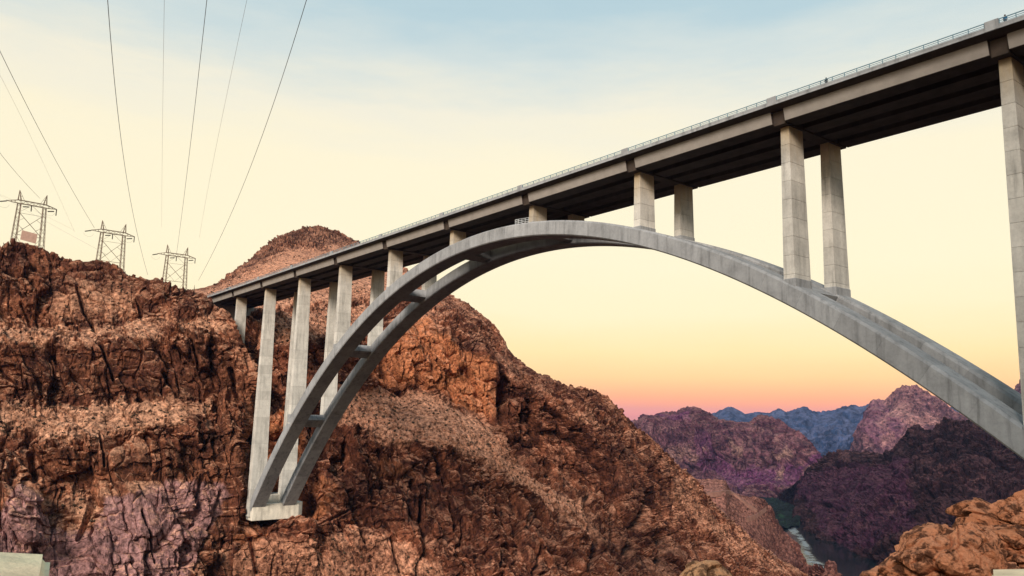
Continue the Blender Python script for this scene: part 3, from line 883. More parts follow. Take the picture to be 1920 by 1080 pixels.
for pts in ([(1318, 926), (1340, 924), (1364, 921), (1376, 925), (1392, 938), (1410, 950), (1422, 958)], [(1345, 950), (1358, 962), (1366, 970), (1364, 950), (1366, 932)], [(1400, 972), (1420, 966), (1436, 952)], [(1300, 955), (1345, 985), (1380, 1003), (1420, 1024), (1460, 1046)]):
    R_ = []
    qs = np.linspace(0, len(pts) - 1, 8 * len(pts))
    pa = interp_axis(np.array(pts, float), np.arange(len(pts)), qs, True)
    cp = np.array([spur_point(*p) for p in pa])
    k = np.ones(7) / 7
    cp = np.stack([np.convolve(np.pad(cp[:, a], 3, mode='edge'), k, 'valid') for a in range(3)], 1)
    bm = bmesh.new()
    away = cp - CAM; away[:, 2] = 0; away /= np.linalg.norm(away, axis=1, keepdims=True)
    prev = None
    for c_, a_ in zip(cp, away):
        ring = [bm.verts.new(c_ - a_ * 4.5 + [0, 0, -3.5]), bm.verts.new(c_ - a_ * 3.4 + [0, 0, 1.4]), bm.verts.new(c_ + a_ * 3.5 + [0, 0, 1.7]), bm.verts.new(c_ + a_ * 4.5 + [0, 0, -2])]
        if prev:
            for j in range(3):
                bm.faces.new([prev[j], ring[j], ring[j + 1], prev[j + 1]])
        prev = ring
    tag(obj('dirt_road', bm, M_ROAD), kind='structure')

# green river flat
m, n, b = nodes_of('riverside brush', 0.95)
gp = N(n, 'ShaderNodeNewGeometry').outputs['Position']
n.links.new(ramp(n, noise(n, gp, 0.03, 7, 0.7), [(0.4, (0.002, 0.004, 0.003)), (0.56, (0.004, 0.010, 0.007)), (0.70, (0.014, 0.040, 0.020))]), b.inputs['Base Color'])
FL = massif([(1425, [958, 945, 934], [0, 0, 0]), (1450, [985, 955, 937], [0, 0, 0]), (1475, [990, 965, 938], [0, 0, 0]), (1500, [985, 962, 940], [0, 0, 0])])
G_ = np.array([[unproj_z(px, py, RZ + 2.5) for px, py, _ in c] for c in FL])
A_ = interp_axis(G_, np.arange(4.0), np.linspace(0, 3, 120), True)
A_ = np.swapaxes(interp_axis(np.swapaxes(A_, 0, 1), np.arange(3.0), np.linspace(0, 2, 90), False), 0, 1)
hh = fbm(A_.reshape(-1, 3) / 25, 4, 0.6, seed=5).reshape(120, 90)
A_[..., 2] += np.clip(hh, -0.2, 1) * 16
tag(grid_mesh('riverside_brush', A_, m), kind='stuff')

# the near side of the canyon, under the viewer
m, n, b = nodes_of('near slope soil', 0.95)
gp = N(n, 'ShaderNodeNewGeometry').outputs['Position']
n.links.new(ramp(n, noise(n, gp, 1.6, 8, 0.7), [(0.3, (0.03, 0.016, 0.011)), (0.5, (0.08, 0.04, 0.024)), (0.72, (0.17, 0.085, 0.05))]), b.inputs['Base Color'])
bump(n, b, noise(n, gp, 5.0, 6, 0.7), 0.6, 0.06)
M_SOIL = m
hf = AF.copy(); hf[2] = 0; hf /= np.linalg.norm(hf)
hr = np.array([hf[1], -hf[0], 0])


def near_profile(a):
    """height of the near bank (relative to the eye) a metres in front of the viewer"""
    xs_ = [-4000, -900, -520, -300, -60, -8, 2.8, 4.5, 7, 12, 25, 60, 150, 300, 420]
    zs_ = [10, 20, 20, 15, 4, -1.6, -1.62, -1.95, -2.35, -4.3, -12.5, -38, -105, -185, -226]
    return np.interp(a, xs_, zs_)


aa = np.concatenate([[-4000, -1800, -1200], np.linspace(-1000, -90, 40), [-60, -25, -12], np.linspace(-8, 3, 12), np.linspace(3.2, 14, 90), np.geomspace(14.5, 420, 70)])
ss = np.concatenate([[-4000, -2200], np.linspace(-1600, -40, 40), [-20], np.linspace(-12, 12, 190), [20], np.linspace(40, 1600, 40), [2200, 4000]])
A2, S2 = np.meshgrid(aa, ss, indexing='ij')
NP = CAM + A2[..., None] * hf + S2[..., None] * hr
NP[..., 2] = CAM[2] + near_profile(A2)
# unseen height, added and shaped to shade the near half of the canyon
rx, ry = NP[..., 0] - CAM[0], NP[..., 1] - CAM[1]
lx = rx * 0.80 + ry * 0.60; bx_ = rx * 0.60 - ry * 0.80
NP[..., 2] += 215 * np.exp(-((bx_ - 190) / 85) ** 2) * np.clip((lx + 2) / 24, 0, 1) * np.clip((-A2 - 18) / 50, 0, 1) * np.clip((1500 - lx) / 500, 0, 1)
dd = np.clip((A2 - 2.5) / 6, 0, 1)
NP[..., 2] += dd * 0.14 * fbm(NP.reshape(-1, 3) * 1.1, 5, 0.55, seed=88).reshape(A2.shape) * np.clip(1 + np.abs(A2) / 30, 1, 12)
NP[..., 2] += 1.25 * np.exp(-((A2 - 9.3) / 1.6) ** 2 - ((S2 - 6.1) / 1.25) ** 2)
NP[..., 2] -= np.clip(np.abs(S2) - 60, 0, 400) * 0.12 * (A2 > -60)
tag(grid_mesh('near_slope', NP, M_SOIL), kind='structure')

# ------------------------------------------------------------------ the bridge
L = 36.58
GRADE = 0.0029
YN, YF = 4.09, 17.45
XC, ZC, QA, QB, RD, RHW = 165.5, -3.2647, 3.0588e-3, 0.5707e-8, 3.7, 2.95
BR = empty('arch_bridge', (0, 0, 0), 'long grey concrete arch bridge spanning the canyon with a straight deck on paired columns', 'bridge')


def zdeck(x):
    return GRADE * x


def zarch(x):
    t = x - XC
    return ZC - QA * t * t - QB * t**4


def sarch(x):
    t = x - XC
    return -2 * QA * t - 4 * QB * t**3


# arch ribs with chamfered edges
X_L, X_R = -4.0, 334.0
def rib_mesh(yc, x0, x1, n_, inset=0.0):
    bm = bmesh.new()
    prev = None
    ch = 0.42
    w, d0, d1 = RHW - inset, -inset, -RD + inset
    prof = [(-w + ch, d0), (w - ch, d0), (w, d0 - ch), (w, d1 + ch * .6), (w - ch * .6, d1), (-w + ch * .6, d1), (-w, d1 + ch * .6), (-w, d0 - ch)]
    for x in np.linspace(x0, x1, n_):
        s_ = sarch(x); nl = math.hypot(1, s_)
        nx, nz = -s_ / nl, 1 / nl
        ring = [bm.verts.new((x + nx * d, yc + y, zarch(x) + nz * d)) for y, d in prof]
        if prev:
            for k in range(8):
                bm.faces.new([prev[k], prev[(k + 1) % 8], ring[(k + 1) % 8], ring[k]])
        else:
            bm.faces.new(ring[::-1])
        prev = ring
    bm.faces.new(prev)
    bmesh.ops.recalc_face_normals(bm, faces=bm.faces[:])
    return bm


# equal lengths along the curve
xs_f = np.linspace(X_L, X_R, 2000)
sl_f = np.concatenate([[0], np.cumsum(np.hypot(np.diff(xs_f), np.diff([zarch(v) for v in xs_f])))])
NSEG = 48
cuts = np.interp(np.linspace(0, sl_f[-1], NSEG + 1), sl_f, xs_f)
for yc in (YN, YF):
    rib = obj('arch_rib', rib_mesh(yc, X_L + .05, X_R - .05, 121, 0.05), M_CONC, BR)
    for k in range(NSEG):
        obj('segment', rib_mesh(yc, cuts[k] + .012, cuts[k + 1] - .012, 5), M_CONC, rib)

# struts between the ribs, square to the ribs
for i in range(1, 9):
    x = i * L
    s = sarch(x); nl = math.hypot(1, s)
    tx, tz = 1 / nl, s / nl
    nx, nz = -s / nl, 1 / nl
    bm = bmesh.new()
    y0, y1 = YN + RHW - 0.01, YF - RHW + 0.01
    P8 = []
    for d in (-2.9, -0.25):
        for (sx, y) in ((-2.2, y0), (2.2, y0), (2.2, y1), (-2.2, y1)):
            P8.append((x + tx * sx + nx * d, y, zarch(x) + tz * sx + nz * d))
    hexa(bm, P8)
    bmesh.ops.recalc_face_normals(bm, faces=bm.faces[:])
    obj('cross_strut', bm, M_CONC, BR)

# columns built of precast blocks
GROUND_AT = {(-1, 0): -34.0, (-1, 1): -24.0, (0, 0): -97.0, (0, 1): -97.0, (9, 0): -97.0, (9, 1): -97.0, (10, 0): -60.0, (10, 1): -60.0}
CAPZ = -0.35
for i in range(-1, 11):
    for far in (0, 1):
        yc = YF if far else YN
        x = i * L
        ztop = zdeck(x) + CAPZ
        if (i, far) in GROUND_AT:
            zb = GROUND_AT[(i, far)]
        else:
            zb = zarch(x) - 1.2 - abs(sarch(x)) * 1.3
        h = ztop - zb
        # plinth where the column meets the rib
        nseg = max(1, int(round(h / 3.65)))
        bmc = bmesh.new()
        a = 0.0122

        def half(z):
            d = ztop - z
            return 0.86 + a * 0.75 * d, 2.25 + a * d

        def frust(bm, z0, z1, inset=0.0):
            h0, h1 = half(z0), half(z1)
            hexa(bm, [(x - h0[0] + inset, yc - h0[1] + inset, z0), (x + h0[0] - inset, yc - h0[1] + inset, z0), (x + h0[0] - inset, yc + h0[1] - inset, z0), (x - h0[0] + inset, yc + h0[1] - inset, z0),
                      (x - h1[0] + inset, yc - h1[1] + inset, z1), (x + h1[0] - inset, yc - h1[1] + inset, z1), (x + h1[0] - inset, yc + h1[1] - inset, z1), (x - h1[0] + inset, yc + h1[1] - inset, z1)])

        frust(bmc, zb + 0.02, ztop - 0.02, 0.12)
        col = obj('column', bmc, M_COL, BR)
        for k in range(nseg):
            bm = bmesh.new()
            z0, z1 = zb + h * k / nseg + 0.012, zb + h * (k + 1) / nseg - 0.012
            frust(bm, z0, z1)
            bevel_all(bm, 0.035)
            obj('segment', bm, M_COL, col)
        if 0 < i < 9:      # stub on the rib under the column
            bm = bmesh.new()
            hb = half(zb)
            zt = zarch(x)
            s = sarch(x)
            e = 0.12
            x0, x1 = x - hb[0] - e, x + hb[0] + e
            top = zt + abs(s) * (hb[0] + e) + 0.04
            hexa(bm, [(x0, yc - hb[1] - e * .6, zarch(x0) - 0.5), (x1, yc - hb[1] - e * .6, zarch(x1) - 0.5), (x1, yc + hb[1] + e * .6, zarch(x1) - 0.5), (x0, yc + hb[1] + e * .6, zarch(x0) - 0.5),
                      (x0, yc - hb[1] - e * .6, top), (x1, yc - hb[1] - e * .6, top), (x1, yc + hb[1] + e * .6, top), (x0, yc + hb[1] + e * .6, top)])
            bevel_all(bm, 0.1)
            obj('plinth', bm, M_CONC, col)

# girders, caps, slab, parapets span by span
GC = [1.75, 7.75, 13.8, 19.8]
XE0, XE1 = -2 * L + 1.0, 10 * L
for i in range(-2, 10):
    x0, x1 = i * L + 1.3, (i + 1) * L - 1.3
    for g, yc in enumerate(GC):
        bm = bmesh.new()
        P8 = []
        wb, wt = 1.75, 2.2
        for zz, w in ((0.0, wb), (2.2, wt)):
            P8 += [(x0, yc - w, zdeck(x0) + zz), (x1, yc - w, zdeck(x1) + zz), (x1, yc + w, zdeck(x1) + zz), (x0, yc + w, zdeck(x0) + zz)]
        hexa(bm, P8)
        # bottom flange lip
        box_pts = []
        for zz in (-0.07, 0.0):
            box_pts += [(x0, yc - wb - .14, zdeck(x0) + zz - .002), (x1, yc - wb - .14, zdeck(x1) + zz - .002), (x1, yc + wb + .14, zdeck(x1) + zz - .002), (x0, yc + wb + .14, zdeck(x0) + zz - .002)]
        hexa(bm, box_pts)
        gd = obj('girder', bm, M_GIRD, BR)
        if g in (0, 3):
            sg_ = -1 if g == 0 else 1
            bm = bmesh.new()
            P8 = []
            for zz, w in ((0.02, wb), (2.19, wt)):
                for xx, e in ((x0 + .02, .006), (x1 - .02, .006), (x1 - .02, .05), (x0 + .02, .05)):
                    P8.append((xx, yc + sg_ * (w + e), zdeck(xx) + zz))
            hexa(bm, P8)
            bmesh.ops.recalc_face_normals(bm, faces=bm.faces[:])
            obj('lit_web_panel', bm, M_STEEL, gd)  # thin sheet added to carry the lit tone of the outer web
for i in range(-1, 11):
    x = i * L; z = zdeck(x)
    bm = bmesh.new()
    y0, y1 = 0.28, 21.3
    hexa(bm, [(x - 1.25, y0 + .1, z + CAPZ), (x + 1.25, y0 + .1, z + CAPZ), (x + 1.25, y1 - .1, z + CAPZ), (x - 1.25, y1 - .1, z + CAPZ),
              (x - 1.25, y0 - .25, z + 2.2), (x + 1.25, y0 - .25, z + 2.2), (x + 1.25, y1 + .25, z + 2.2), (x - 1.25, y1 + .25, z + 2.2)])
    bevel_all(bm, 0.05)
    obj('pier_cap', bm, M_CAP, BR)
# deck slab with sloping overhangs
YE0, YE1 = -2.14, 23.7
bm = bmesh.new()
sec = [(YE0, 2.72), (YE0, 3.02), (YE1, 3.02), (YE1, 2.72)]
r0 = [bm.verts.new((XE0, y, zdeck(XE0) + z)) for y, z in sec]
r1 = [bm.verts.new((XE1, y, zdeck(XE1) + z)) for y, z in sec]
for k in range(4):
    bm.faces.new([r0[k], r0[(k + 1) % 4], r1[(k + 1) % 4], r1[k]])
bm.faces.new(r0[::-1]); bm.faces.new(r1)
bmesh.ops.recalc_face_normals(bm, faces=bm.faces[:])
obj('deck_slab', bm, M_CONC, BR)
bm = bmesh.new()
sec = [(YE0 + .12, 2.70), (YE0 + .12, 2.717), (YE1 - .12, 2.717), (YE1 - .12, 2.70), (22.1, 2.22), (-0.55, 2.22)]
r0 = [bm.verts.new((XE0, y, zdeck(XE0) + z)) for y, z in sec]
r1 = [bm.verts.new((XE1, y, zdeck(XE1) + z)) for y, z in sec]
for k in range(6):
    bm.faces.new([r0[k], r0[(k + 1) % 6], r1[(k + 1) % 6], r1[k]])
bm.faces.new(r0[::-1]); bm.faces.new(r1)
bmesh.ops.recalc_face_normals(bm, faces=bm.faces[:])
obj('deck_soffit', bm, M_GIRD, BR)  # shadow band under the overhang, painted by the dark colour
bm = bmesh.new()
hexa(bm, [(XE0, 1.5, zdeck(XE0) + 3.024), (XE1, 1.5, zdeck(XE1) + 3.024), (XE1, 23.0, zdeck(XE1) + 3.024), (XE0, 23.0, zdeck(XE0) + 3.024),
          (XE0, 1.5, zdeck(XE0) + 3.07), (XE1, 1.5, zdeck(XE1) + 3.07), (XE1, 23.0, zdeck(XE1) + 3.07), (XE0, 23.0, zdeck(XE0) + 3.07)])
obj('roadway', bm, M_ASPH, BR)


def slab_box(bm, x0, x1, y0, y1, z0, z1):
    hexa(bm, [(x0, y0, zdeck(x0) + z0), (x1, y0, zdeck(x1) + z0), (x1, y1, zdeck(x1) + z0), (x0, y1, zdeck(x0) + z0),
              (x0, y0, zdeck(x0) + z1), (x1, y0, zdeck(x1) + z1), (x1, y1, zdeck(x1) + z1), (x0, y1, zdeck(x0) + z1)])


PIL = 0.95
for i in range(-2, 10):
    x0 = max(i * L, XE0) + PIL + .01; x1 = (i + 1) * L - PIL - .01
    for y0, y1 in ((YE0 + .004, YE0 + .3), (YE1 - .3, YE1 - .004)):
        bm = bmesh.new()
        slab_box(bm, x0, x1, y0, y1, 3.0, 3.42)
        obj('parapet', bm, M_CONC, BR)
        ym = (y0 + y1) / 2
        bm = bmesh.new()
        slab_box(bm, x0, x1, ym - .06, ym + .06, 4.10, 4.22)
        slab_box(bm, x0, x1, ym - .04, ym + .04, 3.80, 3.86)
        slab_box(bm, x0, x1, ym - .03, ym + .03, 3.56, 3.60)
        for k in range(17):
            xx = x0 + .05 + (x1 - x0 - .1) * k / 16
            slab_box(bm, xx - .05, xx + .05, ym - .045, ym + .045, 3.42, 4.10)
        obj('railing', bm, M_RAIL, BR)
    # traffic barrier between walkway and road
    bm = bmesh.new()
    slab_box(bm, max(i * L, XE0), (i + 1) * L - .05, 1.1, 1.45, 3.02, 3.85)
    obj('traffic_barrier', bm, M_CONC, BR)
for i in range(-1, 10):
    for y0, y1 in ((YE0 - .03, YE0 + .42), (YE1 - .42, YE1 + .03)):
        bm = bmesh.new()
        x = i * L
        slab_box(bm, x - PIL, x + PIL, y0, y1, 2.70, 4.30)
        bevel_all(bm, 0.05)
        obj('pilaster', bm, M_CONC, BR)

# maintenance platform rail at the crown
bm = bmesh.new()
xa, xb = 176.0, 181.6
for yy in (YN - 2.0, YN + 1.2):
    for zz in (0.5, 0.95, 1.4):
        bar(bm, (xa, yy, zarch(xa) + zz), (xb, yy, zarch(xb) + zz), 0.06)
    for k in range(5):
        xx = xa + (xb - xa) * k / 4
        bar(bm, (xx, yy, zarch(xx) - .1), (xx, yy, zarch(xx) + 1.4), 0.06)
for zz in (0.5, 0.95, 1.4):
    bar(bm, (xa, YN - 2.0, zarch(xa) + zz), (xa, YN + 1.2, zarch(xa) + zz), 0.06)
M_WPAINT = plain('white painted rail', (0.62, 0.66, 0.68), 0.5)
obj('platform_rail', bm, M_WPAINT, BR)

# foundations
for sgn, xb_, in ((1, 0.0), (-1, 329.2)):
    bm = bmesh.new()
    xs0, xs1 = xb_ - sgn * 9.0, xb_ + sgn * 3.4
    ya, yb = 1.5, 24.2
    zt, zm, zb2 = -88.6, -91.9, -98.6
    xm = xb_ + sgn * 3.4
    prof_y = [ya, yb - 2.2, yb]
    pts = [(xs0, ya), (xs1, ya), (xs1, yb - 2.4), (xs1 - sgn * 1.8, yb), (xs0, yb)]
    bot = [bm.verts.new((x_, y_, zb2)) for x_, y_ in pts]
    top = [bm.verts.new((x_, y_, zm)) for x_, y_ in pts]
    for k in range(5):
        bm.faces.new([bot[k], bot[(k + 1) % 5], top[(k + 1) % 5], top[k]])
    bm.faces.new(bot[::-1]); bm.faces.new(top)
    bmesh.ops.recalc_face_normals(bm, faces=bm.faces[:])
    bevel_all(bm, 0.15)
    fo = obj('foundation', bm, M_FOUND, BR)
    bm = bmesh.new()
    box(bm, min(xs0, xb_ + sgn * 0.3), max(xs0, xb_ + sgn * 0.3), ya + 0.6, yb - 1.6, zm - 1.5, zt)
    bevel_all(bm, 0.15)
    obj('thrust_block', bm, M_FOUND, fo)
# abutment at the left end
bm = bmesh.new()
box(bm, -2 * L - 6, -2 * L + 1.2, -1.5, 23.0, -14, 2.15)
obj('abutment', bm, M_CONC, BR)

# ------------------------------------------------------------------ transmission towers
def tower(px, base_y, top_y, t, label, panel=False, base_drop=0.0):
    foot = unproj(px, base_y, t)
    top = unproj(px, top_y, t)
    H = top[2] - foot[2]
    root = empty('transmission_tower', Vector(foot), label, 'pylon', 'transmission towers on the canyon rim')
    # plane of the tower roughly across the view
    d = foot - CAM; d[2] = 0; d /= np.linalg.norm(d)
    ax = Vector((d[1], -d[0], 0)); ay = Vector((d[0], d[1], 0))
    ax = (ax * math.cos(0.25) + ay * math.sin(0.25)).normalized(); ay = Vector((-ax.y, ax.x, 0))
    s = H / 30.0
    O = Vector(foot)

    def P(x, y, z):
        return O + ax * (x * s) + ay * (y * s) + Vector((0, 0, z * s))

    zb_, hwid = 22.6, 6.1
    for sx in (-1, 1):
        bm = bmesh.new()
        xb2, xt2 = sx * 7.0, sx * hwid
        levels = np.linspace(-6, zb_, 14)

        def corner(k, z):
            f = (z + 6) / (zb_ + 6)
            w = 1.25 * (1 - f) + 0.75 * f
            xc = xb2 * (1 - f) + xt2 * f
            return P(xc + (-1, 1, 1, -1)[k] * w, (-1, -1, 1, 1)[k] * w, z)
        for k in range(4):
            bar(bm, corner(k, -6), corner(k, zb_), 0.17 * s)
            for j in range(len(levels) - 1):
                a_, b2 = (k, (k + 1) % 4) if j % 2 else ((k + 1) % 4, k)
                bar(bm, corner(a_, levels[j]), corner(b2, levels[j + 1]), 0.085 * s)
        obj('leg', bm, M_LATT, root)
        bm = bmesh.new()
        tip = P(sx * 6.6, 0, 29.8)
        for k in range(4):
            bar(bm, P(xt2 + (-1, 1, 1, -1)[k] * (0.75 if k in (0, 3) else .75), (-1, -1, 1, 1)[k] * .75, zb_ + 1.6), tip, 0.17 * s)
        bar(bm, tip, P(sx * 3.9, 0, zb_ + 2.0), 0.10 * s)
        for f in (0.3, 0.6):
            bar(bm, P(sx * (6.6 - (6.6 - 3.9) * f), 0, 29.8 - (29.8 - zb_ - 2) * f), P(sx * 6.5, 0, 29.8 - (29.8 - zb_ - 2) * f), 0.10 * s)
        obj('peak', bm, M_LATT, root)
    # crossarm truss
    bm = bmesh.new()
    xs_ = np.linspace(-6.1, 6.1, 9)
    for yy in (-.75, .75):
        bar(bm, P(-6.4, yy, zb_), P(6.4, yy, zb_), 0.17 * s)
        bar(bm, P(-6.4, yy, zb_ + 1.8), P(6.4, yy, zb_ + 1.8), 0.17 * s)
        for j in range(8):
            a_, b2 = (zb_, zb_ + 1.8) if j % 2 else (zb_ + 1.8, zb_)
            bar(bm, P(xs_[j], yy, a_), P(xs_[j + 1], yy, b2), 0.10 * s)
        for sx in (-1, 1):
            bar(bm, P(sx * 6.4, yy, zb_), P(sx * 12.2, 0, zb_ + .25), 0.14 * s)
            bar(bm, P(sx * 6.4, yy, zb_ + 1.8), P(sx * 12.2, 0, zb_ + .35), 0.17 * s)
            for f in (0.3, 0.6):
                bar(bm, P(sx * (6.4 + 5.8 * f), yy * (1 - f), zb_ + .25 * f), P(sx * (6.4 + 5.8 * f), yy * (1 - f), zb_ + 1.8 - 1.45 * f), 0.10 * s)
    obj('crossarm', bm, M_LATT, root)
    # bracing between the legs
    bm = bmesh.new()
    bar(bm, P(-5.4, 0, 17.5), P(6.0, 0, 6.0), 0.17 * s); bar(bm, P(5.4, 0, 17.5), P(-6.0, 0, 6.0), 0.17 * s)
    bar(bm, P(-6.2, 0, 5.6), P(6.2, 0, 5.6), 0.17 * s)
    bar(bm, P(-6.2, 0, 5.6), P(0, 0, -4), 0.1 * s); bar(bm, P(6.2, 0, 5.6), P(0, 0, -4), 0.1 * s)
    bar(bm, P(-6.2, 0, 17.5), P(6.2, 0, 17.5), 0.10 * s); bar(bm, P(-6.1, 0, 17.5), P(0, 0, zb_), 0.09 * s); bar(bm, P(6.1, 0, 17.5), P(0, 0, zb_), 0.09 * s)
    bar(bm, P(-6.4, 0, 12), P(0, 0, 5.6), 0.08 * s); bar(bm, P(6.4, 0, 12), P(0, 0, 5.6), 0.08 * s)
    for sx in (-1, 1):
        bar(bm, P(sx * 3.0, 0, 15), P(sx * 5.8, 0, 13), 0.10 * s); bar(bm, P(sx * 3.0, 0, 9), P(sx * 5.8, 0, 11), 0.10 * s)
    obj('brace', bm, M_LATT, root)
    # insulator strings
    for (x, dx, dz) in ((-12.2, -3.4, -1.3), (-1.6, -3.0, -.7), (10.6, -3.2, -.8)):
        bm = bmesh.new()
        bar(bm, P(x, -.6, zb_ - .1 if x < -12 else zb_ - 1.2), P(x + dx, -1.6, zb_ + dz - (0 if x < -12 else 1.2)), 0.30 * s, 6)
        obj('insulator', bm, M_INS, root)
    for (x, l_) in ((-.2, 3.3), (12.0, 3.2)):
        bm = bmesh.new()
        bar(bm, P(x, 0, zb_ + .2), P(x, 0, zb_ - l_), 0.26 * s, 6)
        obj('insulator', bm, M_INS, root)
    # jumper loops under the arms
    for x in (-13.2, 8.8):
        bm = bmesh.new()
        tube(bm, [P(x + 2.6 * math.cos(a_), 0.3, zb_ - 1.6 - 2.2 * math.sin(a_)) for a_ in np.linspace(0, math.pi, 9)], 0.035 * s, 4)
        obj('jumper_wire', bm, M_WIRE, root)
    if panel:
        bm = bmesh.new()
        v = [P(-3.9, -1.2, 3.0), P(3.6, -1.2, 2.0), P(3.6, -.95, 2.0), P(-3.9, -.95, 3.0), P(-3.6, -1.2, 8.1), P(3.9, -1.2, 7.3), P(3.9, -.95, 7.3), P(-3.6, -.95, 8.1)]
        hexa(bm, v)
        obj('sign_panel', bm, plain('dusty pink panel', (0.52, 0.34, 0.27), 0.8), root)
    return root


tower(51, 462, 359, 430, 'nearest lattice pylon on the hilltop with a pinkish panel between its legs', True)
tower(205, 508, 415, 470, 'middle lattice pylon standing behind the dip in the rim between two others')
tower(326, 543, 460, 520, 'smallest lattice pylon, the one closest to the left end of the bridge')

# small spike by the bridge end
bm = bmesh.new()
ft = unproj(363, 556, 425)
bar(bm, ft + [0, 0, -6], ft + [0, 0, 1], .5, 6)
vv_ = bmesh.ops.create_cone(bm, cap_ends=True, segments=6, radius1=.45, radius2=0.05, depth=5, matrix=Matrix.Translation(Vector(ft + [0, 0, 3.5])))
tag(obj('marker_post', bm, M_LATT), 'slim pointed post on the rim where the left cliff meets the bridge end', 'post')

# ------------------------------------------------------------------ power lines
WIRES = [
    ([(0, 97, 230), (60, 215, 290), (120, 330, 370), (177, 427, 472)], .075, M_WIRE, 'dark power line from the top left edge down to the middle pylon'),
    ([(0, 141, 235), (50, 240, 300), (140, 435, 440)], .028, M_WIREP, 'faint thin power line just below the dark one at the left edge'),
    ([(0, 287, 290), (40, 335, 360), (75, 372, 428)], .06, M_WIRE, 'power line from the left edge to the pylon with the panel'),
    ([(0, 366, 340), (30, 378, 425), (140, 432, 520)], .03, M_WIREP, 'lowest thin power line running past behind the nearest pylon'),
    ([(198, 0, 165), (218, 150, 210), (241, 345, 330), (260, 462, 440), (278, 514, 520)], .075, M_WIRE, 'dark power line from the top edge dropping behind the rim between two pylons'),
    ([(308, 0, 165), (306, 150, 220), (304, 300, 320), (303, 425, 470)], .032, M_WIREP, 'almost vertical faint power line between two dark ones'),
    ([(388, 0, 165), (371, 150, 215), (350, 330, 330), (331, 476, 516)], .07, M_WIRE, 'dark power line coming straight down to the smallest pylon'),
    ([(462, 0, 165), (424, 190, 225), (390, 350, 330), (374, 445, 450)], .032, M_WIREP, 'faint slanting power line left of the last dark one'),
    ([(577, 0, 165), (532, 130, 200), (470, 310, 300), (412, 450, 420), (372, 525, 520)], .075, M_WIRE, 'rightmost dark power line, slanting down towards the bridge end'),
]
for pts, r, mat, lab in WIRES:
    W3 = np.array([unproj(*p) for p in pts])
    # fit smooth curve, extend beyond the frame towards the switchyard behind the viewer
    par = np.concatenate([[0], np.cumsum(np.linalg.norm(np.diff(W3, axis=0), axis=1))])
    c = [np.polyfit(par, W3[:, k], 2 if k == 2 else 1 if len(pts) < 3 else 2) for k in range(3)]
    qs = np.linspace(-120, par[-1], 50)
    cur = np.stack([np.polyval(c[k], qs) for k in range(3)], 1)
    bm = bmesh.new()
    tube(bm, cur, r, 5)
    tag(obj('power_line', bm, mat), lab, 'power line', 'power lines strung from the pylons overhead')

# ------------------------------------------------------------------ people on the walkway
def person(x, y, label, coat, legs, lean=0.0):
    z0 = zdeck(x) + 3.024
    pts = {'pelvis': (0, 0, .95), 'spine': (0, 0, 1.2), 'chest': (0.01, 0, 1.40), 'neck': (0.02, 0, 1.52), 'head': (.03, 0, 1.63), 'top': (.03, 0, 1.73),
           'hipl': (0, .10, .9), 'kneel': (.06, .11, .5), 'anklel': (.0, .11, .09), 'toel': (.15, .12, .04), 'hipr': (0, -.10, .9), 'kneer': (.02, -.11, .5), 'ankler': (-.1, -.11, .09), 'toer': (.05, -.12, .04),
           'shl': (.0, .19, 1.42), 'ell': (-.03, .25, 1.14), 'hal': (.1, .24, .95), 'shr': (.0, -.19, 1.42), 'elr': (.0, -.25, 1.14), 'har': (.12, -.22, .98)}
    rad = {'pelvis': .15, 'spine': .14, 'chest': .15, 'neck': .06, 'head': .10, 'top': .07, 'hipl': .09, 'kneel': .065, 'anklel': .05, 'toel': .04, 'hipr': .09, 'kneer': .065, 'ankler': .05, 'toer': .04,
           'shl': .07, 'ell': .05, 'hal': .04, 'shr': .07, 'elr': .05, 'har': .04}
    ed = [('pelvis', 'spine'), ('spine', 'chest'), ('chest', 'neck'), ('neck', 'head'), ('head', 'top'), ('pelvis', 'hipl'), ('hipl', 'kneel'), ('kneel', 'anklel'), ('anklel', 'toel'),
          ('pelvis', 'hipr'), ('hipr', 'kneer'), ('kneer', 'ankler'), ('ankler', 'toer'), ('chest', 'shl'), ('shl', 'ell'), ('ell', 'hal'), ('chest', 'shr'), ('shr', 'elr'), ('elr', 'har')]

    def skin(name, keys, grow, mat, parent=None):
        bm = bmesh.new()
        lay = bm.verts.layers.skin.verify()
        vd = {}
        first = True
        for k_ in keys:
            v = bm.verts.new(pts[k_])
            rr = rad[k_] + grow
            v[lay].radius = (rr, rr)
            v[lay].use_root = first
            first = False
            vd[k_] = v
        for a_, b2 in ed:
            if a_ in vd and b2 in vd:
                bm.edges.new((vd[a_], vd[b2]))
        o = obj(name, bm, mat, None)
        o.modifiers.new('skin', 'SKIN'); sb = o.modifiers.new('sub', 'SUBSURF'); sb.levels = 1; sb.render_levels = 1
        if parent is not None:
            o.parent = parent
        return o
    sk = plain('skin', (0.42, 0.25, 0.17), 0.6)
    body = skin('person', list(pts), 0, sk)
    body.location = (x, y, z0); body.rotation_euler = (0, 0, math.pi / 2 + lean)
    tag(body, label, 'person')
    skin('jacket', ['pelvis', 'spine', 'chest', 'shl', 'ell', 'shr', 'elr'], .025, coat, body)
    skin('trousers', ['pelvis', 'hipl', 'kneel', 'anklel', 'hipr', 'kneer', 'ankler'], .02, legs, body)
    bm = bmesh.new()
    bmesh.ops.create_uvsphere(bm, u_segments=10, v_segments=7, radius=.125, matrix=Matrix.Translation((.01, 0, 1.70)))
    h_ = obj('hair', bm, plain('dark hair', (0.02, 0.014, 0.01), 0.7))
    h_.parent = body


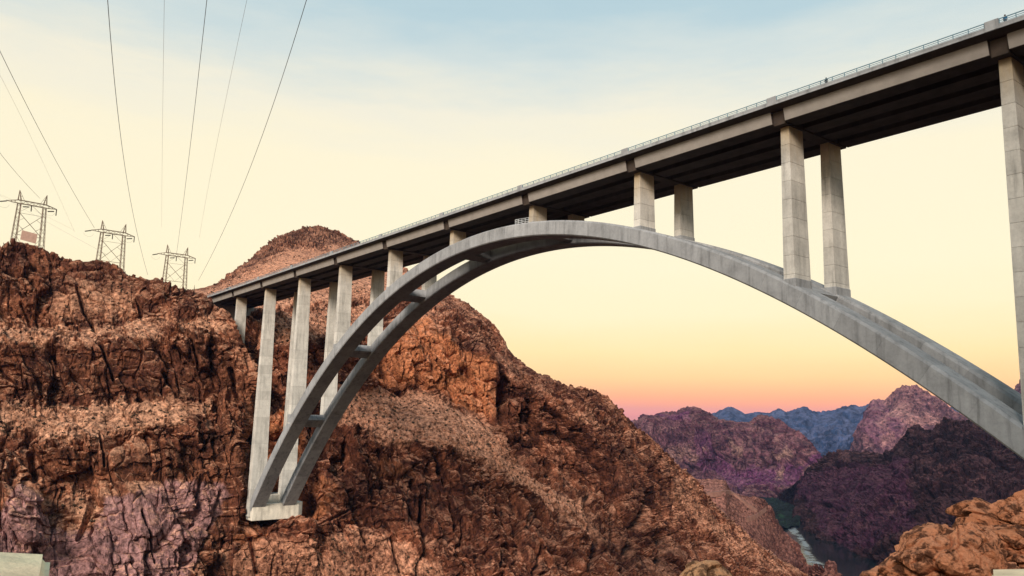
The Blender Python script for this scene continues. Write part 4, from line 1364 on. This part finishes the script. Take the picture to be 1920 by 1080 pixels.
dk = plain('dark cloth', (0.02, 0.02, 0.024), 0.9); bl = plain('blue cloth', (0.03, 0.13, 0.26), 0.9); bj = plain('denim', (0.03, 0.07, 0.12), 0.9)
person(266.3, -1.2, 'person in dark clothing behind the bridge railing midway along the last full span', dk, dk)
person(294.2, -1.3, 'person in blue jacket behind the railing right beside the rightmost pilaster', bl, bj, .5)

# ------------------------------------------------------------------ foreground boulders and parapet
def rock_stain(name, light, mid, dark):
    m, n, b = nodes_of(name, 0.92)
    b.inputs['Specular IOR Level'].default_value = 0.1
    g = N(n, 'ShaderNodeNewGeometry').outputs['Position']
    a1 = noise(n, g, 2.2, 8, 0.66, 0.5); a2 = noise(n, g, 7.0, 8, 0.7, 0.6); a3 = noise(n, g, 42.0, 5, 0.7)
    c = ramp(n, a1, [(0.32, mid), (0.52, light), (0.7, tuple(min(1, x * 1.15) for x in light))])
    spots = ramp(n, a2, [(0.44, g3(1)), (0.52, g3(0))])
    c = mix(n, math_(n, 'MULTIPLY', spots, 0.85), c, dark)
    c = mix(n, 0.7, c, ramp(n, a3, [(0.3, g3(0.6)), (0.55, g3(1)), (0.75, g3(1.25))]), 'MULTIPLY')
    n.links.new(c, b.inputs['Base Color'])
    bump(n, b, math_(n, 'ADD', a2, math_(n, 'MULTIPLY', a3, 0.35)), 0.8, 0.05)
    return m


M_BOULD = rock_stain('orange sandstone boulder', (0.58, 0.25, 0.135), (0.43, 0.15, 0.062), (0.04, 0.016, 0.011))
M_BOULD2 = rock_stain('brown boulder', (0.55, 0.29, 0.15), (0.40, 0.17, 0.07), (0.06, 0.03, 0.018))


def boulder(px, py, t, ells, seed, label, mat=M_BOULD, amp=1.0, nu=300, nv=440):
    """star-shaped union of ellipsoids; offsets and radii in metres along right / away / up"""
    c = unproj(px, py, t)
    d = c - CAM; d[2] = 0; d /= np.linalg.norm(d)
    B = np.stack([np.array([d[1], -d[0], 0]), d, np.array([0, 0, 1.0])], 0)
    th = np.linspace(0, math.pi, nu); ph = np.linspace(0, 2 * math.pi, nv)
    T, Ph = np.meshgrid(th, ph, indexing='ij')
    D = np.stack([np.sin(T) * np.cos(Ph), np.sin(T) * np.sin(Ph), np.cos(T)], -1).reshape(-1, 3)
    R_ = []
    for (o_, r_, roll) in ells:
        cr, sr = math.cos(roll), math.sin(roll)
        Rm = np.array([[cr, 0, sr], [0, 1, 0], [-sr, 0, cr]])     # roll about the view axis
        Dl = (D @ Rm.T) / np.array(r_); Ol = (Rm @ np.array(o_)) / np.array(r_)
        a_ = (Dl * Dl).sum(1); b2 = -(Dl @ Ol); c2 = Ol @ Ol - 1
        disc = b2 * b2 - a_ * c2
        R_.append(np.where(disc > 0, (-b2 + np.sqrt(np.maximum(disc, 0))) / a_, 0))
    R_ = np.array(R_)
    r = np.log(np.exp(R_ * 14).sum(0)) / 14
    Pl = D * r[:, None]
    Q = Pl + seed * 7.3
    wv_ = np.stack([fbm(Q * 2, 3, seed=seed), fbm(Q * 2, 3, seed=seed + 4), fbm(Q * 2, 3, seed=seed + 8)], 1)
    f1, e1 = facets(Q * 2.0 + wv_ * .3, seed + 10, 1.7); f2, e2 = facets(Q * 6 + wv_ * .5, seed + 20, 1.5)
    f3, e3 = facets(Q * 15 + wv_ * .6, seed + 24, 1.5); f4, e4 = facets(Q * 34, seed + 27, 1.2)
    pit = np.clip(fbm(Q * 5, 4, .6, seed=seed + 33) - .12, 0, 1)
    r2 = r + amp * (0.055 * f1 + 0.013 * f2 + 0.02 * fbm(Q * 3.0, 5, .55, seed=seed + 30) + 0.008 * fbm(Q * 16, 3, .6, seed=seed + 31) + 0.005 * f3 + 0.002 * f4 - 0.06 * pit * (0.6 + 0.8 * np.abs(f1)) - .05 * np.clip(1 - e1 / .06, 0, 1) - .018 * np.clip(1 - e2 / .10, 0, 1))
    Pw = c + (D * r2[:, None]) @ B
    o = grid_mesh('boulder', Pw.reshape(nu, nv, 3) - c, mat, False)
    o.location = Vector(c)
    return tag(o, label, 'boulder', 'boulders on the slope in front of the viewer')


boulder(1773, 1096, 7.6, [((-.06, 0, .10), (.50, .5, .27), .42), ((.02, .1, .24), (.26, .35, .17), -.15), ((-.52, 0, -.20), (.45, .5, .17), .5), ((.22, .1, -.06), (.34, .4, .30), -.55)], 3,
        'large orange boulder with dark stains, the lowest one, beside the pale wall')
boulder(1938, 986, 9.2, [((-.44, 0, -.02), (.25, .3, .21), .1), ((.0, 0, .06), (.42, .4, .20), .30), ((.42, .1, .2), (.55, .5, .22), .28)], 5,
        'upper orange boulder with a rounded nose, topmost of the pile')
boulder(1932, 1032, 8.5, [((-.28, 0, -.01), (.30, .35, .15), .35), ((.12, 0, .05), (.45, .4, .19), .3), ((-.52, .0, .0), (.17, .22, .11), .1)], 8,
        'orange boulder wedged under the rounded upper one, with a dark hollow')
boulder(1328, 1096, 8.0, [((-.05, 0, 0), (.26, .3, .2), .2), ((.1, 0, -.05), (.22, .3, .2), -.4)], 12,
        'small tan boulder alone at the lower edge, far left of the pile', M_BOULD2, 0.45, 160, 220)

M_WALL = concrete('cream parapet concrete', (0.86, 0.66, 0.42), 0.15)


def parapet_block(pxl, pxr, pyl, pyr, t, depth, label):
    a_ = unproj(pxl, pyl, t); b_ = unproj(pxr, pyr, t)
    d = (a_ + b_) / 2 - CAM; d[2] = 0; d /= np.linalg.norm(d)
    back = d * depth
    ra = a_ - CAM; ra[2] = 0; rb = b_ - CAM; rb[2] = 0
    ra *= depth / np.linalg.norm(rb); rb *= depth / np.linalg.norm(rb)
    if abs(pxl) > 3 * 1000 or pxl < 0:
        ra = rb
    else:
        rb = ra
    bm = bmesh.new()
    lo = np.array([0, 0, -1.25])
    hexa(bm, [Vector(p) for p in (a_ - ra + lo, b_ - rb + lo, b_ + lo, a_ + lo, a_ - ra, b_ - rb, b_, a_)])
    bmesh.ops.recalc_face_normals(bm, faces=bm.faces[:])
    bevel_all(bm, 0.02, 3)
    o = obj('parapet_wall', bm, M_WALL)
    return tag(o, label, 'wall', 'cream parapet of the viewpoint')


parapet_block(-900, 96, 985, 1038, 2.6, 0.6, 'cream concrete parapet end in the bottom left corner')
parapet_block(1846, 2700, 1066, 1050, 2.6, 0.6, 'cream concrete parapet end in the bottom right corner, below the boulders')

# ------------------------------------------------------------------ desert scrub on the scree
m_scrub = plain('dry desert scrub', (0.05, 0.032, 0.018), 0.95, 0, 0.5, 0.3)
bm = bmesh.new()


def scrub(Pg, Sg, count, seed, size):
    r_ = np.random.default_rng(seed)
    flat = Pg.reshape(-1, 3); w = np.clip(Sg.reshape(-1) - .3, 0, 1) ** 1.2
    pj = proj(flat)
    w = w * (pj[:, 0] > -30) * (pj[:, 0] < 1950)
    idx = r_.choice(len(flat), count, p=w / w.sum())
    for k in idx:
        p = flat[k]; s = size * (0.5 + r_.random() ** 2 * 1.2)
        top = bm.verts.new(p + [r_.normal(0, .15) * s, r_.normal(0, .15) * s, s * .95])
        ring = []
        for j in range(6):
            a_ = j / 6 * 6.283 + r_.random() * .5; rr = s * (.55 + .4 * r_.random())
            ring.append(bm.verts.new(p + [rr * math.cos(a_), rr * math.sin(a_), s * (.1 + .5 * r_.random())]))
        low = bm.verts.new(p - [0, 0, .4 * s])
        for j in range(6):
            bm.faces.new([ring[j], ring[(j + 1) % 6], top]); bm.faces.new([ring[(j + 1) % 6], ring[j], low])


scrub(MOUNT_P, MOUNT_S, 900, 1, 0.7)
scrub(LEFT_P, LEFT_S, 260, 2, 0.65)
tag(obj('desert_scrub', bm, m_scrub), kind='stuff')

# ------------------------------------------------------------------ air
HAZE_TOP = 10.0 + max(max((o.matrix_world @ Vector(c)).z for c in o.bound_box) for o in C.objects if o.type == 'MESH')
print('HAZE_TOP', HAZE_TOP)
hm = bpy.data.materials.new('canyon haze')
hm.use_nodes = True
n = hm.node_tree
n.nodes.clear()
ho = n.nodes.new('ShaderNodeOutputMaterial')
hv = n.nodes.new('ShaderNodeVolumePrincipled')
hv.inputs['Color'].default_value = (0.34, 0.50, 0.95, 1)
hv.inputs['Density'].default_value = 2.0e-5
hv.inputs['Anisotropy'].default_value = 0.0
n.links.new(hv.outputs[0], ho.inputs['Volume'])
bm = bmesh.new()
box(bm, -17000, 17000, -17000, 17000, RZ - 16.0, HAZE_TOP)
tag(obj('haze', bm, hm), kind='stuff')
